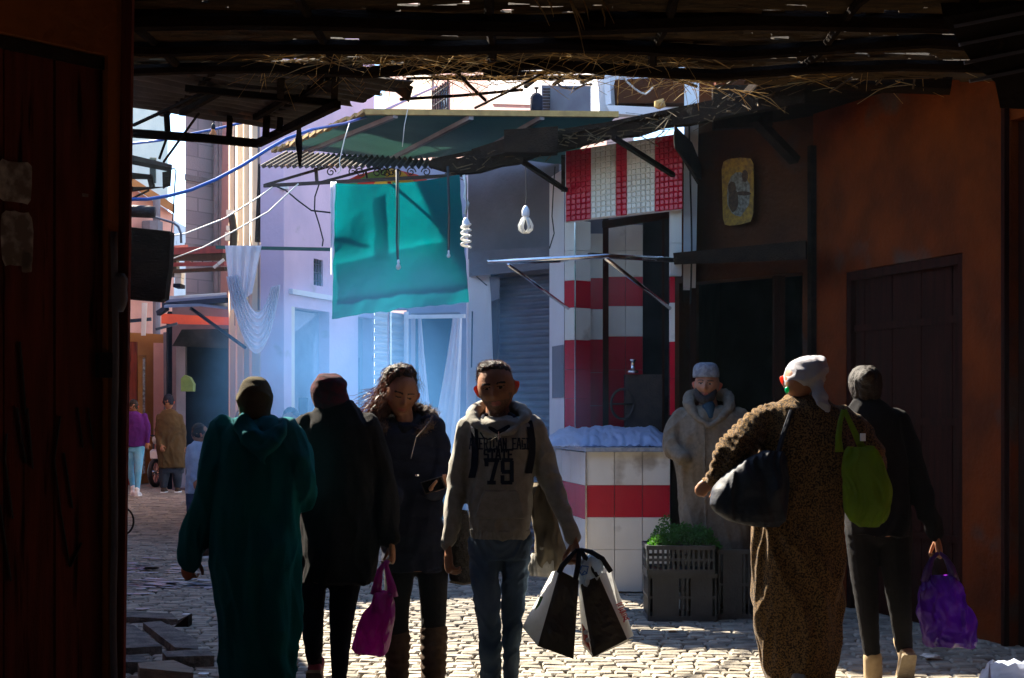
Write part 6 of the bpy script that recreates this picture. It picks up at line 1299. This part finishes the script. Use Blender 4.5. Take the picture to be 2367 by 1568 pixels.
Y = 7.95; t = thing('woven_basket', 'dark woven basket bag hanging behind the arm of the grey hoodie wearer', 'basket', P(1075, 1345, Y))
v, fc = loft(Y, [(1180, 1035, 1080, .05), (1240, 1035, 1092, .08), (1300, 1036, 1102, .09), (1338, 1040, 1106, .09), (1347, 1046, 1100, .07)], 48, 2.4, 1, 10)
v = [Vector(p) + Vector((.003 * math.sin(p[2] * 260 + 3 * math.sin(k)), .004 * math.sin(p[2] * 260) * math.cos(k * 1.6), 0)) for k, p in enumerate(v)]
mb = MB(); mb.add(v, fc[:-2] + [fc[-1]]); mb.build('basket', pm('black_wicker', (.04, .035, .03), (.02, .018, .016), 60, .6, .8, 90), t, True)
MB().tube([P(1040, 1345, Y - .09), P(1070, 1351, Y - .10), P(1104, 1345, Y - .08)], .006, 6).build('rim', khaki, t); MB().tube([P(1055, 1182, Y), P(1066, 1120, Y), P(1058, 1080, Y), P(1048, 1182, Y + .05)], .006, 6).build('handle', khaki, t)
# paper carriers
Y = 7.35
def facequad(mb, pts, dys, n=10, crump=.006, seed=0, mi=0):
    a, b, c, d = [P(x, y, Y + dy) for (x, y), dy in zip(pts, dys)]
    def f(u, v):
        p = a.lerp(b, u).lerp(d.lerp(c, u), v); e = min(1, 8 * min(u, 1 - u, v, 1 - v)); return p + Vector((0, -1, 0)) * crump * e * (1 + 2 * nz(p.x * 14, p.z * 11, seed) + 1.4 * abs(nz(p.x * 34, p.z * 26, seed)))
    s = sheet(f, n, n * 2); return mb.add(s.v, s.f, mi)
# each: front gusset (dark), left side, right side, back
t = thing('shopping_bag', 'left of two big paper carriers, white side with green print and dark gusset', 'bag', P(1270, 1520, Y))
mb = MB(); facequad(mb, [(1293, 1318), (1338, 1342), (1326, 1524), (1243, 1494)], [-.09, -.09, -.11, -.11], seed=1); mb.build('dark_gusset', bagblack, t)
mb = MB(); facequad(mb, [(1293, 1318), (1243, 1494), (1207, 1450), (1276, 1322)], [-.09, -.11, .12, .14], seed=2); facequad(mb, [(1338, 1342), (1326, 1524), (1300, 1490), (1322, 1330)], [-.09, -.11, .12, .14], seed=3, mi=0); facequad(mb, [(1276, 1322), (1322, 1330), (1300, 1490), (1207, 1450)], [.14, .14, .12, .12], seed=4)
facequad(mb, [(1243, 1494), (1326, 1524), (1300, 1490), (1207, 1450)], [-.11, -.11, .12, .12], seed=4, n=6); mb.build('white_side', bagwhite, t)
mb = MB(); facequad(mb, [(1256, 1380), (1247, 1400), (1236, 1412), (1248, 1378)], [-.05, -.05, .0, 0], 5, .01, 6); mb.build('green_print', leafm, t)
t = thing('shopping_bag', 'right of two big paper carriers, with red printed letters on its white side', 'bag', P(1420, 1520, Y))
mb = MB(); facequad(mb, [(1342, 1352), (1384, 1330), (1450, 1478), (1370, 1520)], [-.10, -.10, -.10, -.13], seed=11); facequad(mb, [(1450, 1478), (1370, 1520), (1370, 1520), (1465, 1478)], [-.10, -.13, -.13, .1], 4, 0, 12); mb.build('dark_gusset', bagblack, t)
mb = MB(); facequad(mb, [(1384, 1330), (1412, 1318), (1465, 1470), (1450, 1478)], [-.10, .13, .13, -.10], seed=13); facequad(mb, [(1342, 1352), (1370, 1520), (1346, 1490), (1337, 1362)], [-.10, -.13, .0, .1], seed=14); facequad(mb, [(1337, 1362), (1412, 1318), (1465, 1470), (1346, 1490)], [.1, .13, .13, .0], seed=15); mb.build('white_side', bagwhite, t)
mb = MB()
# red block letters running down the white side
a_, b_, c_, d_ = P(1388, 1333, Y - .098), P(1410, 1322, Y + .12), P(1464, 1466, Y + .12), P(1450, 1474, Y - .098)
side = lambda u, v: a_.lerp(b_, u).lerp(d_.lerp(c_, u), v) + Vector((.010, -.016, .004))
for k, gl in enumerate(('R', 'E', 'S', 'A')):
    for (x0, y0, x1, y1) in GL[gl]:
        u0, u1 = .12 + .76 * x0, .12 + .76 * x1; v0, v1 = .48 + k * .075 + .055 * (1 - y0), .48 + k * .075 + .055 * (1 - y1); p, q = side(u0, v0), side(u1, v1); mb.bar(p, q, .008, .003)
mb.build('red_letters', inkred, t)
mb = MB(); facequad(mb, [(1345, 1440), (1357, 1462), (1366, 1508), (1348, 1488)], [-.10, -.13, -.14, -.06], 6, .012, 16); mb.build('red_print', inkred, t)
mb = MB(); [mb.tube([P(x, y, Y - .165), P(x, y, Y - .168)], .012, 12) for x, y in ((1354, 1462), (1359, 1480))]; mb.build('white_dot', wplastic, t)
t = thing('plastic_pouch', 'pale blue plastic pouch showing between the two paper carriers', 'pouch', P(1360, 1345, Y))
shell('pouch', t, Y, [(1280, 1352, 1384, .02), (1288, 1344, 1400, .04), (1315, 1336, 1396, .05), (1345, 1335, 1378, .04), (1360, 1342, 1368, .02)], pm('pale_blue_plastic', (.5, .62, .74), (.6, .66, .72), 8, .25, .5, 16, trans=.3), -.06, .012, 20, 21)
mb = MB(); mb.tube([P(x, y, Y - .125) for x, y in ((1340, 1322), (1345, 1330), (1356, 1326), (1360, 1310), (1345, 1308), (1341, 1318))], .0035, 6); mb.tube([P(1346, 1328, Y - .125), P(1352, 1320, Y - .125), P(1357, 1327, Y - .125)], .004, 6); mb.build('blue_mark', inkblue, t)
t = thing('bag_straps', 'dark cloth handles of the two paper carriers gathered in one hand', 'handles', P(1335, 1290, Y))
for pts in (((1292, 1325), (1300, 1308), (1318, 1288), (1334, 1270)), ((1330, 1340), (1336, 1310), (1338, 1285), (1337, 1268)), ((1382, 1332), (1362, 1305), (1348, 1282), (1340, 1268)), ((1412, 1322), (1392, 1292), (1366, 1276), (1342, 1270))):
    mb = MB(); mb.tube([P(x, y, Y - .1) for x, y in pts], [.013, .014, .012, .008], 8); mb.build('strap', navybag, t, True)

# ================================================================== PEOPLE FAR DOWN THE STREET
def small(label, Yp, hx, hy, hh, jrows, arms, legs, jm, lm, hairc=hairm, yaw=180, shoem=None, scarf=None, vox=.014):
    t = person(label, G(hx, Yp)); M = headM(hx, hy, Yp, hh, yaw)
    body(t, M, [cl(Yp, [(hx, hy + 8 * 26 / Yp, 0, 6 * 26 / Yp), (hx, jrows[0][0] + 6, 0, 7 * 26 / Yp)]), loft(Yp, jrows[1:], scale=.7)] + [cl(Yp, [(a, b, c, d * .6) for a, b, c, d in L]) for L in arms + legs] +
         [q for L in arms for q in hand(P(L[-1][0], L[-1][1], Yp + L[-1][2]), P(L[-1][0], L[-1][1], Yp + L[-1][2]) - P(L[-2][0], L[-2][1], Yp + L[-2][2]), (.2, .9, .1), 1, .95, 40)], vox=.010, ears=True)
    put(t, 'jacket', [loft(Yp, jrows)] + [cl(Yp, L) for L in arms], jm, vox, 2, folds(.012, 7, 4, Yp))
    if legs: put(t, 'trousers', [cl(Yp, L) for L in legs] + [loft(Yp, [(jrows[-1][0] - 8, jrows[-1][1] + 2, jrows[-1][2] - 2, .1), (jrows[-1][0] + 12 * 26 / Yp, jrows[-1][1] + 2, jrows[-1][2] - 2, .1)])], lm, vox, 2, wrinkle(.004, Yp))
    s = hh / 2; sg = -1 if yaw == 180 else 1
    if hairc: 
        hm = fuse([chain([M @ Vector((0, .12, .1)), M @ Vector((0, .16, .42))], [s * .80, s * .72])], .012, 1, folds(.006, 30, 30, 3)); link('hair', hm, hairc, t)
    for L in legs: shoe(t, P(L[-1][0], L[-1][1] + 1, Yp + L[-1][2]), yaw, shoem or bootm, wplastic)
    return t, M
small('person in a purple jacket and pale blue jeans at the far left', 26, 309, 940, .23, [(951, 301, 317, .07), (957, 292, 328, .11), (968, 287, 336, .13), (1000, 286, 338, .14), (1030, 286, 336, .14), (1034, 288, 334, .13)],
      [[(334, 962, 0, 8), (342, 990, 0, 7), (340, 1022, -.05, 5)], [(292, 962, 0, 8), (286, 1000, 0, 7), (288, 1025, -.1, 5)]], [[(300, 1035, 0, 13), (300, 1080, .0, 9), (308, 1132, .0, 5)], [(322, 1035, 0, 13), (320, 1080, -.1, 9), (317, 1137, -.15, 5.5)]],
      fabric('purple_jacket', (.10, .02, .17), None), fabric('pale_blue_jeans', (.12, .40, .62), (.2, .45, .65)), shoem=wplastic)
small('person in a tan coat standing by the parked motorcycle at left', 26.9, 390, 930, .27, [(946, 380, 402, .08), (955, 370, 414, .12), (975, 362, 420, .16), (1020, 361, 426, .17), (1060, 363, 428, .17), (1082, 366, 428, .16)],
      [[(370, 965, 0, 9), (364, 1000, 0, 8), (372, 1030, -.2, 6)], [(414, 965, 0, 9), (424, 1000, 0, 8), (424, 1030, 0, 6)]], [[(382, 1080, 0, 13), (380, 1100, 0, 12), (378, 1122, 0, 9)], [(408, 1080, 0, 13), (410, 1100, 0, 12), (410, 1122, .1, 9)]],
      fabric('tan_coat', (.10, .065, .03), None), fabric('dark_slate_cloth', (.04, .05, .07), None), hairc=navyfab)
tr, Mr = small('person in a blue jacket and white cap behind the motorcycle', 31, 336, 918, .24, [(930, 330, 344, .07), (936, 322, 352, .11), (950, 320, 356, .13), (990, 320, 356, .13), (1010, 322, 354, .12)],
      [[(350, 940, 0, 6), (356, 965, -.1, 5.5), (362, 985, -.4, 4)]], [[(330, 1010, 0, 10), (330, 1060, 0, 8), (330, 1108, 0, 5)], [(346, 1010, 0, 10), (346, 1060, 0, 8), (346, 1108, 0, 5)]], fabric('blue_jacket', (.03, .05, .22), None), darkdenim, hairc=whitep, yaw=180)
t, M_ = small('child in a blue grey jacket reaching one arm up behind the teal robe', 15, 463, 1004, .205, [(1020, 450, 476, .05), (1027, 442, 490, .08), (1045, 436, 500, .10), (1090, 432, 500, .11), (1120, 430, 498, .11), (1142, 428, 498, .11)],
      [[(488, 1032, 0, 12), (508, 1008, 0, 10), (535, 978, 0, 8), (545, 970, 0, 5)], [(442, 1038, 0, 12), (440, 1080, 0, 11), (450, 1110, -.1, 8)]], [[(448, 1145, 0, 19), (447, 1210, 0, 14), (446, 1272, 0, 9)], [(480, 1145, 0, 19), (480, 1210, 0, 14), (481, 1272, 0, 9)]],
      fabric('blue_grey_knit', (.34, .46, .62), (.24, .34, .5), 8), fabric('slate_trousers', (.05, .08, .15), None), yaw=118, vox=.010)
t, M_ = small('boy with short black hair peering out between teal robe and black coat', 14.5, 671, 972, .215, [(990, 660, 682, .05), (998, 648, 694, .08), (1015, 640, 702, .10), (1060, 640, 702, .11), (1110, 642, 700, .11)],
      [[(650, 1008, 0, 11), (642, 1050, 0, 10), (645, 1100, 0, 7)], [(692, 1008, 0, 11), (700, 1050, 0, 10), (697, 1100, 0, 7)]], [[(658, 1115, 0, 19), (658, 1200, 0, 14), (658, 1282, 0, 9)], [(684, 1115, 0, 19), (684, 1200, 0, 14), (684, 1282, 0, 9)]],
      fabric('sky_blue_shirt', (.22, .32, .48), None), darkdenim, yaw=-8, vox=.010, hairc=None)
put(t, 'hair', [chain([M_ @ Vector((0, .15, .35)), M_ @ Vector((0, .1, .5))], [.085, .08])], hairm, .010, 1, folds(.005, 30, 30, 3))
# ---- motorcycle seen from behind the coat
t = thing('motorcycle', 'small motorcycle parked beside the tan coated person, headlight catching the sun', 'motorcycle', G(362, 28.8))
Yb = 28.8; r0 = .29; c0 = G(360, Yb, r0)
for cc, nm in ((c0, 'front_wheel'), (c0 + Vector((.28, 1.2, 0)), 'rear_wheel')):
    d = Vector((.28, 1.2, 0)).normalized(); mb = MB(); mb.tube([cc + (d * math.cos(a) + Vector((0, 0, 1)) * math.sin(a)) * (r0 - .045) for a in np.linspace(0, 2 * math.pi, 30)], .048, 8); o = mb.build('wheel', blackmetal, t, True)
    mb = MB(); [mb.bar(cc, cc + (d * math.cos(a) + Vector((0, 0, 1)) * math.sin(a)) * (r0 - .06), .01) for a in np.linspace(0, 2 * math.pi, 13)]; mb.tube([cc - Vector((.06, 0, 0)), cc + Vector((.06, 0, 0))], .04, 10); mb.build('spokes', chrome, o)
mb = MB(); [mb.tube([c0 + Vector((s, 0, 0)), c0 + Vector((s, .18, .65))], .02, 8) for s in (-.075, .075)]; mb.tube([c0 + Vector((-.3, .2, .74)), c0 + Vector((-.1, .16, .72)), c0 + Vector((.1, .16, .72)), c0 + Vector((.3, .2, .74))], .016, 8); mb.build('fork', blackmetal, t, True)
mb = MB(); mb.hexa([c0 + Vector(p) for p in ((-.08, -.12, .28), (.08, -.12, .28), (.08, .05, .33), (-.08, .05, .33), (-.09, -.10, .42), (.09, -.10, .42), (.09, .1, .46), (-.09, .1, .46))]); mb.build('mudguard', wplastic, t)
mb = MB(); mb.lathe(c0 + Vector((0, .05, .55)), [(0, 0), (.06, .02), (.085, .08), (.07, .15), (0, .17)], 14); mb.build('headlight', glassy, t, True)
mb = MB(); mb.tube([c0 + Vector((.04, .2, .5)), c0 + Vector((.1, .45, .52)), c0 + Vector((.2, .9, .5)), c0 + Vector((.26, 1.2, .55))], [.09, .14, .11, .06], 10); mb.build('tank', inkred, t, True)
mb = MB(); mb.tube([c0 + Vector((.14, .5, .62)), c0 + Vector((.26, 1.1, .66))], [.09, .11], 10); mb.build('seat', blackmetal, t, True)
for s in (-1, 1): mb = MB(); mb.tube([c0 + Vector((s * .26, .2, .74)), c0 + Vector((s * .34, .16, .92))], .006, 5); mb.box(c0 + Vector((s * .34 - .04, .15, .9)), c0 + Vector((s * .34 + .04, .17, .98))); mb.build('mirror', chrome, t)
# ---- haze
mb = MB(); mb.box((-62, -21, -1.2), (62, 121, 16))
hz = bpy.data.materials.new('haze_air'); hz.use_nodes = True; n = hz.node_tree.nodes; n.remove(n['Principled BSDF'])
pv = n.new('ShaderNodeVolumePrincipled'); pv.inputs['Color'].default_value = (.50, .76, 1, 1); pv.inputs['Density'].default_value = .0005; pv.inputs['Anisotropy'].default_value = .5
hz.node_tree.links.new(pv.outputs[0], n['Material Output'].inputs['Volume'])
props(mb.build('haze', hz), kind='stuff')

# drifting smoke between the stall and the corner house
me = bpy.data.meshes.new('m'); bm = bmesh.new(); bmesh.ops.create_icosphere(bm, subdivisions=3, radius=1); bm.to_mesh(me); bm.free()
sm = bpy.data.materials.new('smoke_air'); sm.use_nodes = True; n = sm.node_tree.nodes; l = sm.node_tree.links; n.remove(n['Principled BSDF'])
pv = n.new('ShaderNodeVolumePrincipled'); pv.inputs['Color'].default_value = (.14, .42, 1, 1); pv.inputs['Anisotropy'].default_value = .4
tc = n.new('ShaderNodeTexCoord'); ln = n.new('ShaderNodeVectorMath'); ln.operation = 'LENGTH'; l.new(tc.outputs['Object'], ln.inputs[0])
nzn = n.new('ShaderNodeTexNoise'); nzn.inputs['Scale'].default_value = 2.2; nzn.inputs['Detail'].default_value = 2; l.new(tc.outputs['Object'], nzn.inputs['Vector'])
ad = n.new('ShaderNodeMath'); ad.operation = 'MULTIPLY_ADD'; l.new(nzn.outputs['Fac'], ad.inputs[0]); ad.inputs[1].default_value = .7; l.new(ln.outputs['Value'], ad.inputs[2])
mr = n.new('ShaderNodeMapRange'); mr.interpolation_type = 'SMOOTHSTEP'; mr.inputs['From Min'].default_value = .45; mr.inputs['From Max'].default_value = 1.25; mr.inputs['To Min'].default_value = .15; mr.inputs['To Max'].default_value = 0
l.new(ad.outputs[0], mr.inputs['Value']); l.new(mr.outputs['Result'], pv.inputs['Density']); l.new(pv.outputs[0], n['Material Output'].inputs['Volume'])
o = link('smoke', me, sm); o.matrix_world = Matrix.Translation((-1.05, 12.3, 1.6)) @ Matrix.Rotation(R(20), 4, 'Z') @ Matrix.Diagonal((1.9, 3.6, 1.6, 1)); props(o, kind='stuff')
